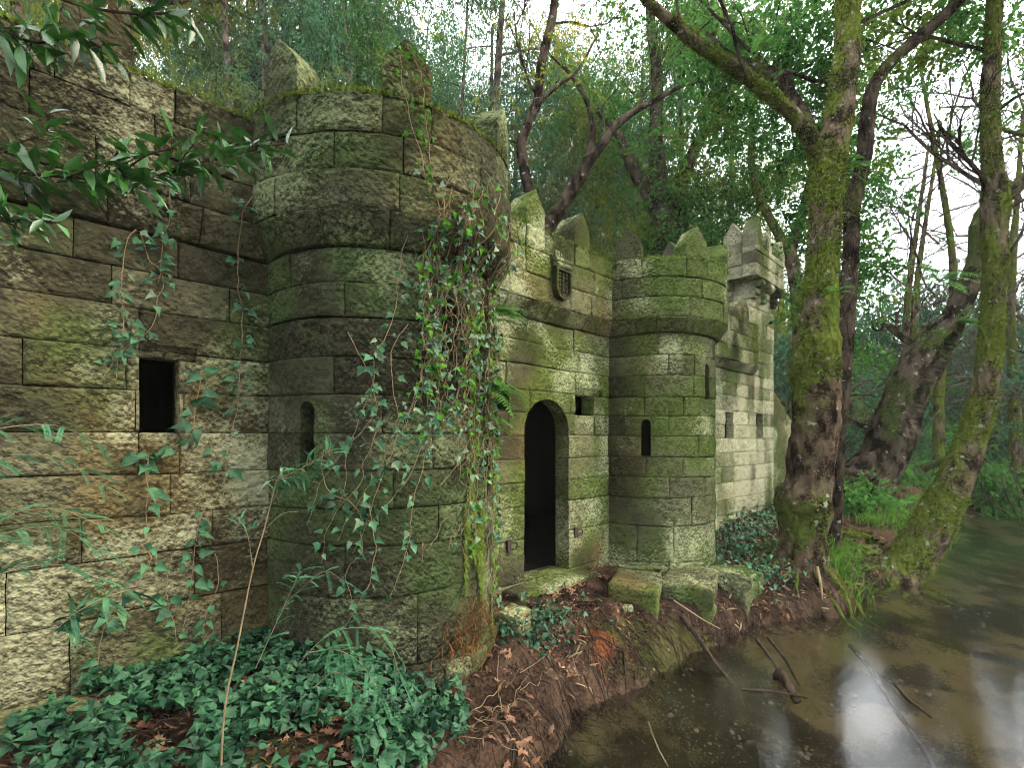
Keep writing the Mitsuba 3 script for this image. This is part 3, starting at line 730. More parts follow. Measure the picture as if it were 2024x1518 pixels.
GI = ('ivy_leaf', 'ivy_leaf', 'ivy_leaf', 'ivy_leaf', 'ivy_leaf_pale')
vine('ivy strand hanging from the ledge above the square window, thick with leaves', ON_CURTAIN, [(.587, 3.169), (.587, 2.981), (.587, 2.825), (.548, 2.566)], 1, .022, mats=GI)
vine('ivy strand left of the square window, ending in a cluster of leaves beside it', ON_CURTAIN, [(.429, 2.857), (.377, 2.737), (.377, 2.409), (.372, 2.14), (.342, 1.959)], 2, .032, mats=GI)
vine('ivy strand curving down to the upper left corner of the square window', ON_CURTAIN, [(.461, 2.851), (.523, 2.684), (.569, 2.633), (.554, 2.443), (.536, 2.316), (.377, 2.111), (.296, 1.955)], 3, .036, mats=GI)
vine('long ivy strand hanging in the corner between the left wall and the near tower', ON_CURTAIN, [(1.093, 3.279), (.998, 3.11), (.992, 2.869), (.998, 2.665), (1.023, 2.361), (.998, 1.913), (.952, 1.639), (.907, 1.219)], 4, .055, mats=GI)
vine('ivy strand with broad leaves under the square window', ON_CURTAIN, [(.791, 2.03), (.748, 1.897), (.707, 1.605), (.523, 1.512), (.377, 1.5)], 5, .040, (.06, .10))
vine('short ivy strand hanging straight down below the square window', ON_CURTAIN, [(.498, 1.512), (.493, 1.329), (.491, .992)], 6, .06, (.05, .09))
for i, pts in enumerate([[(.473, .994), (.498, .838), (.377, .68), (.285, .496), (.274, .267)], [(.791, 1.179), (.748, .923), (.707, .576), (.693, .355)], [(.848, .875), (.877, .737), (.805, .455), (.78, .25)], [(.819, 1.605), (.907, 1.437), (.998, 1.4)], [(.62, .9), (.60, .6), (.66, .35)]]):
    vine('small ivy strand low on the left wall above the ivy covered ground', ON_CURTAIN, pts, 7 + i, .055, (.045, .085), group='small ivy strands low on the left wall')
T1P = [[(-20.8, 2.947), (-23.3, 2.74), (-25, 2.504), (-28.7, 2.3), (-32.7, 2.165), (-34.2, 1.967), (-40.3, 1.703), (-43.4, 1.506), (-46.5, 1.178)], [(-19.7, 2.378), (-27, 2.169), (-26, 1.97), (-23.9, 1.738), (-27, 1.505), (-32.1, 1.308), (-35.2, 1.111), (-41.3, .883)],
       [(-54.2, 1.539), (-52, 1.309), (-41.3, 1.178), (-37.2, .914), (-43.4, .752), (-41.3, .522)], [(-5.9, 1.918), (-11.9, 1.502), (-16.4, 1.232), (-20.8, .833), (-27, .575)], [(-43.4, 2.293), (-37.2, 2.098), (-32.1, 1.836), (-41.3, 1.605), (-54.2, 1.308), (-60.2, 1.041)],
       [(-7.2, 2.402), (-8.4, 2.123), (-9.6, 1.846), (-14.2, 1.639), (-22.9, 1.504)], [(-30, 1.75), (-36, 1.5), (-40, 1.3), (-50, 1.1), (-55, .8)], [(-16, 2.0), (-20, 1.75), (-34, 1.35), (-48, .95)], [(-36, 1.2), (-33, .9), (-37, .6), (-48, .3)], [(-12, 1.7), (-18, 1.4), (-30, 1.15), (-38, 1.02)]]
T1L = ['broad-leaved ivy strand winding down from the ledge of the near tower', 'broad-leaved ivy strand beside it, starting lower on the near tower', 'broad-leaved ivy strand low on the near tower, left of centre', 'nearly bare ivy strand low on the middle of the near tower', 'broad-leaved ivy strand reaching left towards the lower slit of the near tower', 'broad-leaved ivy strand under the upper slit of the near tower', 'short ivy strand right below the lower slit of the near tower', 'ivy strand slanting left across the middle of the near tower', 'ivy strand trailing to the foot of the near tower', 'short slanting ivy strand left of the ivy curtain on the near tower']
for i, pts in enumerate(T1P):
    vine(T1L[i], ON_T1, pts, 30 + i, .058 if i in (0, 1, 4) else .07, (.032, .070), mats=GI, group='ivy strands on the front of the near tower', deg=True)
r3 = np.random.default_rng(5)
for i in range(38):
    a0 = r3.uniform(-15, 8) if i % 5 < 3 else r3.uniform(8, 41); z0 = 3.62 - .30 * abs(a0 - 22) / 24 - (r3.uniform(0, .35) if i % 2 else r3.uniform(.2, 1.1)); a = a0; pts = [(a, z0)]
    z = z0; end = min(z0 - .5, r3.uniform(.4, 1.7) if a0 > 8 else r3.uniform(1.7, 2.6))
    while z > end:
        z -= .22; a += r3.normal(.15 if a < 30 else -1, 2.4); pts.append((min(a, 41), z))
    vine('tangled ivy strand in the thick curtain on the right side of the near tower', ON_T1, pts, 150 + i, .040 if i % 2 else .06, (.026, .060), mats=('ivy_leaf', 'ivy_leaf', 'ivy_leaf_pale', 'ivy_leaf_bright', 'ivy_leaf_bright'), avoid=(-5, 7, 2.12, 2.62), group='ivy curtain on the right side of the near tower', deg=True, off=.035 + .03 * (i % 3 == 0), jitter=.06, srad=.004, petiole=.06)
vine('ivy strand climbing over the pointed merlon in the middle of the near tower', ON_T1, [(-14, 3.2), (-19, 3.5), (-23, 3.75), (-25, 4.0)], 90, .05, (.035, .06), mats=('ivy_leaf_bright', 'ivy_leaf_pale'), deg=True)
vine('ivy strand on the right edge of the middle merlon of the near tower', ON_T1, [(-10, 3.1), (-14, 3.4), (-16, 3.7), (-18, 3.95), (-21, 4.1)], 91, .05, (.03, .05), mats=('ivy_leaf_bright',), deg=True)
# bare tangled stems within the curtain
h = thing('ivy_tangle', 'tangle of bare pale brown ivy stems on the right side of the near tower', 'ivy stems')
parts = []
for i in range(46):
    a = r3.uniform(-8, 42); z = r3.uniform(1.0, 3.5); n = r3.integers(5, 12); q = []
    da, dz = r3.normal(0, 2.0), -r3.uniform(.03, .12)
    for k in range(n):
        q.append((a, z)); a += da + r3.normal(0, 2.4); z += dz * (1 if r3.uniform() < .85 else -1)
    q = np.array(q); q[:, 0] = np.clip(q[:, 0], -14, 44) * DEG
    c = curve(np.c_[q, 0 * q[:, 0]], 4 * n)
    parts.append(tube(ON_T1(c[:, 0], c[:, 1], .045 + .03 * r3.normal(size=4 * n).cumsum() / 8), r3.uniform(.0012, .003), 4))
put('stem', join(parts), 'dry_stem', h, smooth=True, kind='stuff')
h = thing('hanging_moss', 'shaggy green-brown moss and rootlets hanging on the right flank of the near tower', 'moss', kind='stuff')
n = 9000
a = r3.uniform(8, 46, n) * DEG; z = r3.uniform(-.1, 2.6, n)
keep = meshkit.fbm(np.stack([a * 9, z * 1.2, 0 * z], -1), 3) > .53 - .05 * (a > 30 * DEG); a, z = a[keep], z[keep]; n = len(a)
p = ON_T1(a, z, .012); N = ON_T1.normal(a, z); d = np.array([0, 0, -1.0]) + .45 * N * r3.uniform(0, 1, (n, 1)) + r3.normal(0, .18, (n, 3))
sd = np.cross(d, N); l = r3.uniform(.02, .07, (n, 1))
scene[h + '__tuft'] = mikit.ply((np.stack([p - sd * .004, p + sd * .004, p + N * .02 + d * l], 1).reshape(-1, 3), np.arange(3 * n).reshape(-1, 3)), 'moss_tuft')


# ---------------------------------------------------------------- ferns
def frond(root, d, length, droop, width, seed, pairs=16):
    """One fern frond: an arching rib with tapering pinnae."""
    r2 = np.random.default_rng(seed)
    d = np.asarray(d, float); d = d / np.linalg.norm(d)
    t = np.linspace(0, 1, pairs + 3)
    rib = root + length * (t[:, None] * d - np.array([0, 0, 1]) * droop * t[:, None] ** 2)
    tan = np.gradient(rib, axis=0); tan /= np.linalg.norm(tan, axis=1, keepdims=True)
    side = np.cross(tan, [0, 0, 1.0]); side /= np.linalg.norm(side, axis=1, keepdims=True) + 1e-6
    V, F = [], []; parts = [tube(rib, np.linspace(.003, .001, len(t)) * (length / .35), 4)]
    for k in range(2, len(t)):
        w = width * length * math.sin(math.pi * min(1, (t[k] * .86 + .14)) ** .8)
        for s_ in (-1, 1):
            dirn = side[k] * s_ + tan[k] * .45 - np.array([0, 0, .18]) + r2.normal(0, .06, 3)
            b = tan[k] * length / pairs * .42
            a0 = rib[k]; e = a0 + dirn * w; m_ = a0 + dirn * w * .45
            n0 = len(V); V += [a0 - b * .5, a0 + b * .7, m_ + b * .75, e, m_ - b * .55]
            F += [[n0, n0 + 4, n0 + 1], [n0 + 1, n0 + 4, n0 + 2], [n0 + 2, n0 + 4, n0 + 3]]
    parts.append((np.array(V), np.array(F)))
    return join(parts)


def fern(label, root, out, n, length, seed, mat='fern_leaf', spread=.9, group=None, droop=.5):
    r2 = np.random.default_rng(seed)
    h = thing('fern', label, 'fern', group)
    for k in range(n):
        d = np.asarray(out, float) + r2.normal(0, spread * .5, 3) + [0, 0, r2.uniform(0, .5)]
        put('frond', frond(np.asarray(root, float) + r2.normal(0, .02, 3), d, length * r2.uniform(.6, 1.1), droop * r2.uniform(.6, 1.4), .22, seed * 31 + k), mat, h)
    return h


def t1at(deg, z, o=.03): return ON_T1(np.array(deg * DEG), np.array(z), o)


fern('bright fern drooping from the right side of the near tower at shield height', t1at(36, 2.62), [.75, -.55, .1], 7, .34, 1, 'fern_leaf', .7, droop=.7)
fern('fern growing out of the ivy on the near tower beside the doorway arch', t1at(27, 2.02), [.55, -.75, .1], 8, .36, 2, 'fern_leaf', .7, droop=.7)
fern('small fern rooted in the ivy curtain above the water side of the near tower', t1at(38, 1.75), [.8, -.5, 0], 5, .26, 3, 'fern_leaf', .7, droop=.8)
fern('fern hanging beside the second tower on the pale streaked wall', [7.75, D - .03, 2.42], [.3, -.9, .25], 8, .55, 4, 'fern_leaf', .9, droop=.6)

# ---------------------------------------------------------------- trees
def limb(pts, n, sides, amp, freq, seed, flare=0.0):
    """A trunk or branch: a tube through (x, y, z, radius) with lumps and ridges."""
    c = curve(pts, n)
    v, f = tube(c[:, :3], np.maximum(c[:, 3], .004), sides)
    ctr = np.vstack([np.repeat(c[:, :3], sides, 0), c[-1:, :3]])
    d = v - ctr; rr = np.linalg.norm(d, axis=1, keepdims=True); u = d / (rr + 1e-9)
    lump = 1.2 * vn(ctr + u * .25, freq, 3, seed) + .8 * vn(np.c_[u[:, :2] * 2.6, ctr[:, 2:] * .7], 2.6, 3, seed + 3) + .7 * vn(v * [1, 1, .5], freq * 6, 3, seed + 5)
    v = v + u * (rr * amp * lump[:, None])
    return v, f


def twigs(starts, seed, levels=3, kids=4, shrink=.62, bend=.35, up=.1, sides=4):
    """Random branching from (point, direction, length, radius) down to fine twigs; returns tubes and the twig tips."""
    r2 = np.random.default_rng(seed); out, tips = [], []
    todo = [(np.asarray(p, float), np.asarray(d, float) / np.linalg.norm(d), l, r, levels) for p, d, l, r in starts]
    while todo:
        p, d, l, r, lev = todo.pop()
        n = 6 if lev > 1 else 4
        q = [p]
        for k in range(n):
            d = d + r2.normal(0, bend / math.sqrt(n), 3) + [0, 0, up / n]; d /= np.linalg.norm(d); q.append(q[-1] + d * l / n)
        q = np.array(q); out.append(tube(q, np.linspace(r, r * .55, n + 1), sides if lev > 1 else 3, False)); tips.append((q[-1], d))
        if lev > 1:
            for k in range(r2.integers(kids - 1, kids + 2)):
                i = r2.integers(2, n + 1); e = d + r2.normal(0, .75, 3); e /= np.linalg.norm(e)
                todo.append((q[i], e, l * shrink * r2.uniform(.7, 1.2), r * .5, lev - 1)); tips.append((q[i], e))
    return join(out), tips


def foliage(centres, radii, per, size, seed, droop=.5, flat=.6, shape=RHOMB, widen=1.0):
    """Leaves in clumps: each clump a few short sprays, so the crown keeps holes and an uneven edge."""
    r2 = np.random.default_rng(seed); P, A, U, Z = [], [], [], []
    for c, rad_ in zip(centres, radii):
        ns = max(3, per // 14)
        s0 = c + r2.normal(0, .45, (ns, 3)) * rad_ * [1, 1, flat]
        sd = r2.normal(0, 1, (ns, 3)); sd[:, 2] -= droop; sd /= np.linalg.norm(sd, axis=1, keepdims=True)
        k = r2.integers(0, ns, per); t = r2.uniform(0, 1, (per, 1))
        p = s0[k] + sd[k] * t * rad_ * .75 + r2.normal(0, .05, (per, 3)) * rad_
        a = sd[k] + r2.normal(0, .55, (per, 3)) - np.array([0, 0, droop * .8])
        P.append(p); A.append(a); U.append(r2.normal(0, .6, (per, 3)) + [0, 0, 1]); Z.append(size * r2.uniform(.6, 1.4, per))
    return bake(shape, frames(np.vstack(P), np.vstack(A), np.vstack(U), np.concatenate(Z), widen))


SPRAYS = {}


def spray_group(per, size, droop, mat, seed, widen):
    """A clump of leaves of unit radius kept as a shape group, to be copied through the crowns."""
    k = ('leaf_spray', per, size, droop, mat, seed, widen)
    if k not in SPRAYS:
        name = f'leaf_spray_{len(SPRAYS)}'
        scene[name] = {'type': 'shapegroup', 'leaves': mikit.ply(foliage(np.zeros((1, 3)), [1.0], per, size, seed, droop, 1.0, RHOMB, widen), mat)}
        SPRAYS[k] = name
    return SPRAYS[k]


def crown(holder, centres, radii, per, size, droop, mat, seed, widen=.8, name='crown', variants=4):
    """A crown of copied clumps under one key."""
    r2 = np.random.default_rng(seed); k = f'{holder}__{name}' if name else holder
    for i, (c, r) in enumerate(zip(centres, radii)):
        g = spray_group(per, size, droop, mat, int(r2.integers(0, variants)), widen)
        scene[f'{k}__{i + 1:03d}'] = {'type': 'instance', 'sg': {'type': 'ref', 'id': g}, 'to_world': T().translate([float(x) for x in c]).rotate([0, 0, 1], float(r2.uniform(0, 360))).scale(float(r))}


def clumps(n, centre, r, seed, low=-1.0):
    r2 = np.random.default_rng(seed)
    d = r2.normal(0, 1, (n, 3)); d /= np.linalg.norm(d, axis=1, keepdims=True)
    p = d * r2.uniform(.25, 1, (n, 1)) ** .45
    p[:, 2] = np.maximum(p[:, 2], low)
    return np.asarray(centre) + p * np.asarray(r)


def roots(c, r0, reach, n, seed):
    """Surface roots creeping away from a trunk over the ground, half sunk in it."""
    r2 = np.random.default_rng(seed); out = []
    for k in range(n):
        a = r2.uniform(0, 6.28); q = []; rad_ = r2.uniform(.025, .06); L = reach * r2.uniform(.4, 1.0)
        for t in np.linspace(0, 1, 9):
            a += r2.normal(0, .10); x, y = c[0] + (r0 * .7 + L * t) * math.cos(a), c[1] + (r0 * .7 + L * t) * math.sin(a)
            q.append((x, y, float(height(x, y)) + .10 * (1 - t) ** 3 - .012, rad_ * (1.2 - 1.0 * t)))
        out.append(limb(q, 22, 7, .5, 7, seed * 50 + k))
    return join(out)


def fuzz(part, mesh, n, seed, size=.016, name='moss', thr=.50, zmin=-9):
    """Moss standing off bark: small blades over the patches where it grows."""
    v, f = mesh; r2 = np.random.default_rng(seed)
    a, b, c = v[f[:, 0]], v[f[:, 1]], v[f[:, 2]]
    N = np.cross(b - a, c - a); ar = np.linalg.norm(N, axis=1); N = N / (ar[:, None] + 1e-12)
    k = r2.choice(len(f), n, p=ar / ar.sum()); u, w = r2.uniform(0, 1, (2, n)); fl = u + w > 1; u[fl], w[fl] = 1 - u[fl], 1 - w[fl]
    p = a[k] + (b - a)[k] * u[:, None] + (c - a)[k] * w[:, None]
    keep = (meshkit.fbm(p * [2.6, 2.6, 1.6] + 7, 3, 3) > thr) & (p[:, 2] > zmin); p, d = p[keep], N[k][keep]; n = len(p)
    d = d + r2.normal(0, .45, (n, 3)) + [0, 0, .1]; s_ = np.cross(d, r2.normal(0, 1, (n, 3))); s_ /= np.linalg.norm(s_, axis=1, keepdims=True)
    h_ = size * r2.uniform(.5, 1.6, (n, 1))
    put(name, (np.stack([p - s_ * h_ * .3, p + s_ * h_ * .3, p + d * h_], 1).reshape(-1, 3), np.arange(3 * n).reshape(-1, 3)), 'moss_tuft', part, kind='stuff')


A_trunk = [(6.74, 1.88, -.45, .37), (6.75, 1.88, -.15, .32), (6.75, 1.89, .13, .275), (6.75, 1.89, .44, .25), (6.77, 1.87, .70, .285), (6.76, 1.88, .86, .31), (6.79, 1.85, 1.02, .27), (6.81, 1.83, 1.25, .255), (6.85, 1.79, 1.61, .255), (6.87, 1.77, 2.04, .258), (6.88, 1.77, 2.41, .262), (6.88, 1.76, 2.72, .247), (6.89, 1.75, 3.03, .228), (6.91, 1.73, 3.52, .185), (6.93, 1.72, 3.89, .17), (6.95, 1.69, 4.32, .173), (6.96, 1.68, 4.69, .190), (6.99, 1.66, 5.07, .197), (7.06, 1.59, 5.5, .16), (7.11, 1.54, 5.99, .148), (7.14, 1.51, 6.48, .139), (7.15, 1.5, 6.98, .136), (7.17, 1.48, 7.72, .123), (7.21, 1.44, 8.58, .105), (7.3, 1.3, 10, .07)]
A_br1 = [(6.97, 1.68, 4.85, .12), (6.79, 1.78, 5.19, .095), (6.59, 1.9, 5.46, .082), (6.36, 2.05, 5.65, .078), (6.07, 2.26, 5.88, .075), (5.77, 2.49, 6.08, .071), (5.51, 2.67, 6.24, .065), (5.25, 2.85, 6.45, .058), (5.02, 3.01, 6.65, .052), (4.79, 3.16, 6.92, .04), (4.5, 3.3, 7.3, .03)]
A_br2 = [(7.0, 1.7, 5.0, .10), (7.11, 1.94, 5.68, .078), (7.12, 2.11, 6.09, .073), (7.17, 2.25, 6.42, .081), (7.14, 2.46, 6.62, .089), (7.08, 2.71, 6.86, .063), (7.06, 2.91, 7.07, .043), (7.0, 3.2, 7.5, .03)]
back = lambda L, k=1.074: [(x * k, y * k, 1.6 + (z - 1.6) * k, r * k) for x, y, z, r in L]
A_trunk, A_br1, A_br2 = back(A_trunk), back(A_br1), back(A_br2)
ta = thing('mossy_tree', 'big mossy tree with a knobbly forked trunk, right of the second tower', 'tree')
vA, fA = limb(A_trunk, 420, 72, .28, 2.6, 1)
fuzz(ta, (vA, fA), 30000, 1, .024, zmin=2.4)
cz = vA[fA].mean(1); low = cz[:, 2] + 1.6 * 2 * vn(cz * [1.5, 1.5, .5], 1.6, 3, 8) < 2.6


def faces(v, f):
    u, inv = np.unique(f, return_inverse=True); return v[u], inv.reshape(-1, 3)


put('trunk', faces(vA, fA[~low]), 'mossy_bark', ta, 'mossy upper trunk', smooth=True)
put('trunk_base', faces(vA, fA[low]), 'bare_bark', ta, 'knobbly bare brown foot of the trunk', smooth=True)
mA1 = limb(A_br1, 90, 20, .20, 4, 2)
fuzz(ta, mA1, 9000, 2, .018, thr=.44)
put('branch', mA1, 'mossy_bark', ta, 'long mossy branch reaching up to the left over the castle', smooth=True)
put('branch', limb(A_br2, 40, 14, .25, 4, 3), 'dark_bark', ta, smooth=True)
for i, (p, d, r) in enumerate([((6.38, 2.42, 6.2), (-.5, .3, .9), .022), ((5.91, 2.87, 6.58), (.1, .5, 1), .02), ((7.6, 1.65, 6.9), (.5, -.8, .5), .03), ((7.6, 1.8, 6.4), (.3, .8, .6), .03), ((7.67, 2.6, 7.07), (-.7, .5, .6), .03), ((5.45, 3.2, 6.96), (-.7, .3, .2), .02)]):
    m_, tips = twigs([(p, d, 1.6, r)], 40 + i, 3, 4)
    put('twig', m_, 'dark_bark', ta)
put('root', roots((7.24, 2.02), .26, .9, 24, 1), 'old_bark', ta, smooth=True)

B_ = [(8.2, 2.0, -0.2, 0.176), (8.37, 1.92, 1.39, 0.124), (8.43, 1.82, 2.85, 0.111), (8.44, 1.76, 3.86, 0.105), (8.41, 1.73, 4.43, 0.104), (8.39, 1.7, 4.99, 0.104), (8.45, 1.59, 5.55, 0.098), (8.46, 1.53, 6.31, 0.091), (8.53, 1.42, 6.71, 0.085), (8.77, 1.13, 7.11, 0.079), (9.03, 0.83, 7.43, 0.076), (9.23, 0.59, 7.75, 0.07), (9.55, 0.22, 8.2, 0.055), (10, -0.4, 9, 0.04)]
tb = thing('dark_tree', 'dark leafy tree close behind the big mossy trunk, bending right', 'tree')
put('trunk', limb(B_, 90, 16, .30, 3, 4), 'dark_bark', tb, smooth=True)
cB = np.vstack([clumps(34, (8.5, 2.9, 7.6), (1.2, 1.3, 1.2), 11), clumps(16, (9.7, .9, 8.1), (1.5, 1.0, .5), 12), clumps(32, (9.5, 2.15, 5.0), (.75, .6, 2.3), 13)])
put('crown', foliage(cB, np.full(len(cB), .55), 230, .085, 14, .3, widen=1.5), 'crown_green', tb)

C_ = [(9.30, 1.62, -.80, .46), (9.45, 1.43, -.52, .39), (9.61, 1.24, -.22, .325), (9.76, 1.05, .15, .284), (9.89, .87, .61, .253), (10.01, .72, 1.08, .221), (10.1, .58, 1.53, .19), (10.17, .48, 1.99, .17), (10.19, .41, 2.44, .158), (10.2, .36, 2.96, .15), (10.18, .33, 3.55, .142), (10.15, .31, 4.06, .141), (10.12, .31, 4.64, .148), (10.08, .3, 5.11, .158), (10.01, .33, 5.57, .121), (9.94, .35, 6.21, .113), (9.89, .35, 6.7, .109), (9.87, .32, 7.25, .098), (9.85, .3, 7.88, .09), (9.84, .27, 8.64, .079), (9.86, .2, 9.46, .064), (9.9, .1, 11, .04)]
tc = thing('leaning_tree', 'slender mossy tree leaning out over the water at the right and straightening up', 'tree')
mC = limb(C_, 240, 40, .22, 3, 5)
fuzz(tc, mC, 22000, 3, .022, thr=.47)
put('trunk', mC, 'mossy_bark', tc, smooth=True)
put('root', roots((9.42, 1.46), .30, 1.0, 18, 2), 'mossy_bark', tc, smooth=True)
for i, (p, d, l, r) in enumerate([((10.1, .31, 5.1), (-.9, .5, .5), 1.5, .035), ((10.1, .3, 4.9), (1, -.3, .3), 1.5, .03), ((9.95, .35, 6.3), (.9, -.2, .7), 1.6, .03), ((9.9, .33, 7.2), (-.8, .6, .8), 1.6, .03)]):
    put('branch', twigs([(p, d, l, r)], 60 + i, 4, 4)[0], 'dark_bark', tc)
cC = clumps(26, (10.2, .6, 9.0), (1.5, 1.3, 1.1), 15)
put('crown', foliage(cC, np.full(len(cC), .5), 150, .075, 16, .3, widen=1.5), 'crown_green', tc)

D_ = [(12.5, 2.9, -0.1, 0.851), (12.75, 2.62, 0.35, 0.681), (13.0, 2.36, 0.8, 0.533), (13.16, 2.13, 1.25, 0.459), (13.24, 1.96, 1.83, 0.422), (13.31, 1.8, 2.48, 0.4), (13.47, 1.57, 3.11, 0.377), (13.62, 1.34, 3.63, 0.348), (13.7, 1.2, 3.85, 0.311), (13.76, 1.07, 4.1, 0.229), (13.83, 0.95, 4.45, 0.202), (13.93, 0.77, 4.96, 0.186), (13.95, 0.66, 5.46, 0.177), (13.88, 0.64, 5.95, 0.168), (13.9, 0.54, 6.28, 0.152), (14.07, 0.29, 6.5, 0.135), (14.27, 0.01, 6.83, 0.127), (14.58, -0.38, 7.35, 0.112), (14.99, -0.86, 8.21, 0.089), (15.4, -1.5, 9.5, 0.059)]
td = thing('hollow_tree', 'thick old hollow tree leaning right behind the leaning mossy one, its trunk split open', 'tree')
v, f = limb(D_, 220, 60, .30, 1.6, 6)
cl = curve(D_, 400)                                     # the split: bark torn away along the side that faces the stream and the path
kk = np.argmin(np.linalg.norm(v[:, None, :] - cl[None, ::4, :3], axis=2), axis=1) * 4
u_ = v - cl[kk, :3]; rr_ = np.linalg.norm(u_, axis=1) + 1e-9
face = u_ @ np.array([-.35, -.93, .1]) / rr_
cut = np.clip((face - .80) / .12, 0, 1) * np.clip((v[:, 2] - 1.7) / .4, 0, 1) * np.clip((4.0 - v[:, 2]) / .4, 0, 1)
v = v - u_ * (cut * .62)[:, None]
put('trunk', (v, f), 'hollow_bark', td, smooth=True)
for sg in (-1, 1):                                      # curled edges of the split
    e_ = [(x - .30 * r + sg * .62 * r * .72 + .05 * math.sin(9 * z), y - .66 * r + -sg * .30 * r, z, (.05 + .02 * math.sin(7 * z + sg)) * .5) for x, y, z, r in curve(D_, 60)[14:36]]
    put('torn_edge', limb(e_, 50, 8, .6, 5, 77 + sg), 'bare_bark', td, 'pale torn wood along the split', smooth=True)
for i, (p, d, l, r) in enumerate([((13.2, 2.2, 1.7), (-.9, .5, .35), 2.2, .08), ((13.5, 1.7, 3.7), (-.5, .6, .6), .7, .09), ((13.4, 1.5, 1.0), (.3, -.9, .5), .9, .09)]):
    put('branch', twigs([(p, d, l, r)], 70 + i, 3, 3)[0], 'hollow_bark', td)
for i, b_ in enumerate([((14.1, .3, 6.5), (-.4, .9, 1), 2.5, .05), ((14.6, -.4, 7.4), (.6, .3, 1), 2.5, .05)]): put('branch', twigs([b_], 75 + i, 4, 4)[0], 'dark_bark', td)
cD = clumps(30, (14.6, .6, 9.2), (2.2, 1.8, 1.3), 17)
put('crown', foliage(cD, np.full(len(cD), .6), 130, .09, 18, .3, widen=1.5), 'crown_green', td)

E_ = [(14.5, 4.0, -.2, .24), (14.5, 4.06, 1.49, .18), (14.45, 4.11, 3.08, .172), (14.45, 4.11, 4.67, .179), (14.39, 4.17, 5.73, .166), (14.28, 4.28, 6.46, .159), (14.07, 4.48, 6.99, .119), (13.86, 4.68, 7.52, .113), (13.64, 4.89, 8.18, .106), (13.55, 4.98, 8.91, .093), (13.56, 4.97, 9.57, .086), (13.55, 4.98, 10.77, .066), (13.61, 4.92, 12.1, .053)]
E2_ = [(14.28, 4.28, 6.4, .13), (14.41, 4.15, 7.06, .106), (14.53, 4.04, 7.72, .099), (14.64, 3.92, 8.38, .086), (14.79, 3.79, 9.31, .06), (15, 3.6, 10.5, .04)]
te = thing('forked_tree', 'thin forked tree rising behind the square tower', 'tree')
put('trunk', limb(E_, 90, 14, .18, 3, 7), 'mossy_bark', te, smooth=True)
put('branch', limb(E2_, 40, 12, .18, 3, 8), 'dark_bark', te, smooth=True)
cE = np.vstack([clumps(70, (14.2, 4.6, 10.6), (2.6, 2.6, 2.9), 19), clumps(20, (14.5, 3.4, 8.6), (1.6, 1.2, 1.3), 20)])
put('crown', foliage(cE, np.full(len(cE), .7), 220, .10, 21, .4, widen=1.4), 'crown_green', te)

F_ = [(7.2, 7.6, .2, .22), (7.45, 7.4, 3.2, .19), (7.67, 7.19, 5.36, .171), (7.86, 7.0, 6.17, .161), (8.07, 6.8, 6.6, .15), (8.25, 6.63, 7.02, .139), (8.48, 6.41, 7.56, .123), (8.71, 6.19, 7.96, .107), (8.86, 6.04, 8.26, .086), (9.21, 5.7, 8.63, .07), (9.52, 5.4, 8.85, .054), (9.9, 5.03, 9.13, .037), (10.4, 4.6, 9.3, .02)]
F1_ = [(7.78, 7.08, 5.7, .15), (7.54, 7.25, 6.84, .117), (7.41, 7.3, 7.34, .106), (7.33, 7.31, 7.79, .1), (7.41, 7.16, 8.23, .1), (7.5, 7.0, 8.62, .094), (7.51, 6.93, 9.21, .094), (7.55, 6.82, 9.69, .093), (7.6, 6.7, 10.17, .088), (7.63, 6.6, 10.74, .077), (7.68, 6.48, 11.61, .061)]
F2_ = [(8.45, 6.43, 7.5, .08), (8.53, 6.36, 8.15, .059), (8.44, 6.45, 8.79, .048), (8.21, 6.67, 9.33, .037), (7.9, 6.97, 9.76, .02)]
F3_ = [(7.5, 7.0, 8.6, .05), (7.83, 6.76, 8.97, .037), (8.13, 6.47, 9.29, .026), (8.43, 6.18, 10.02, .021)]
tf = thing('crooked_tree', 'crooked dark branching tree with few leaves behind the doorway wall', 'tree')
put('trunk', limb(F_, 80, 12, .2, 3, 9), 'dark_bark', tf, smooth=True)
for i, b in enumerate((F1_, F2_, F3_)): put('branch', limb(b, 44, 10, .2, 3, 10 + i), 'dark_bark', tf, smooth=True)
for i, (p, d, l, r) in enumerate([((7.5, 7.0, 8.7), (-.6, .3, .8), 1.6, .03), ((7.6, 6.7, 10.1), (.8, -.5, .5), 1.8, .03), ((8.7, 6.2, 8.0), (.4, .3, .9), 1.5, .025), ((9.2, 5.7, 8.6), (.3, -.3, .8), 1.3, .02), ((7.35, 7.3, 7.8), (-.8, .4, .3), 1.4, .025), ((8.0, 6.9, 6.5), (.7, .5, .6), 1.3, .03), ((7.6, 6.6, 10.7), (-.8, .1, .9), 1.7, .03)]):
    put('twig', twigs([(p, d, l, r)], 80 + i, 4, 4)[0], 'dark_bark', tf)
cF = clumps(16, (7.9, 7.2, 10.3), (2.2, 1.6, 1.8), 22)
put('crown', foliage(cF, np.full(len(cF), .6), 90, .085, 23, .3), 'crown_yellow', tf)

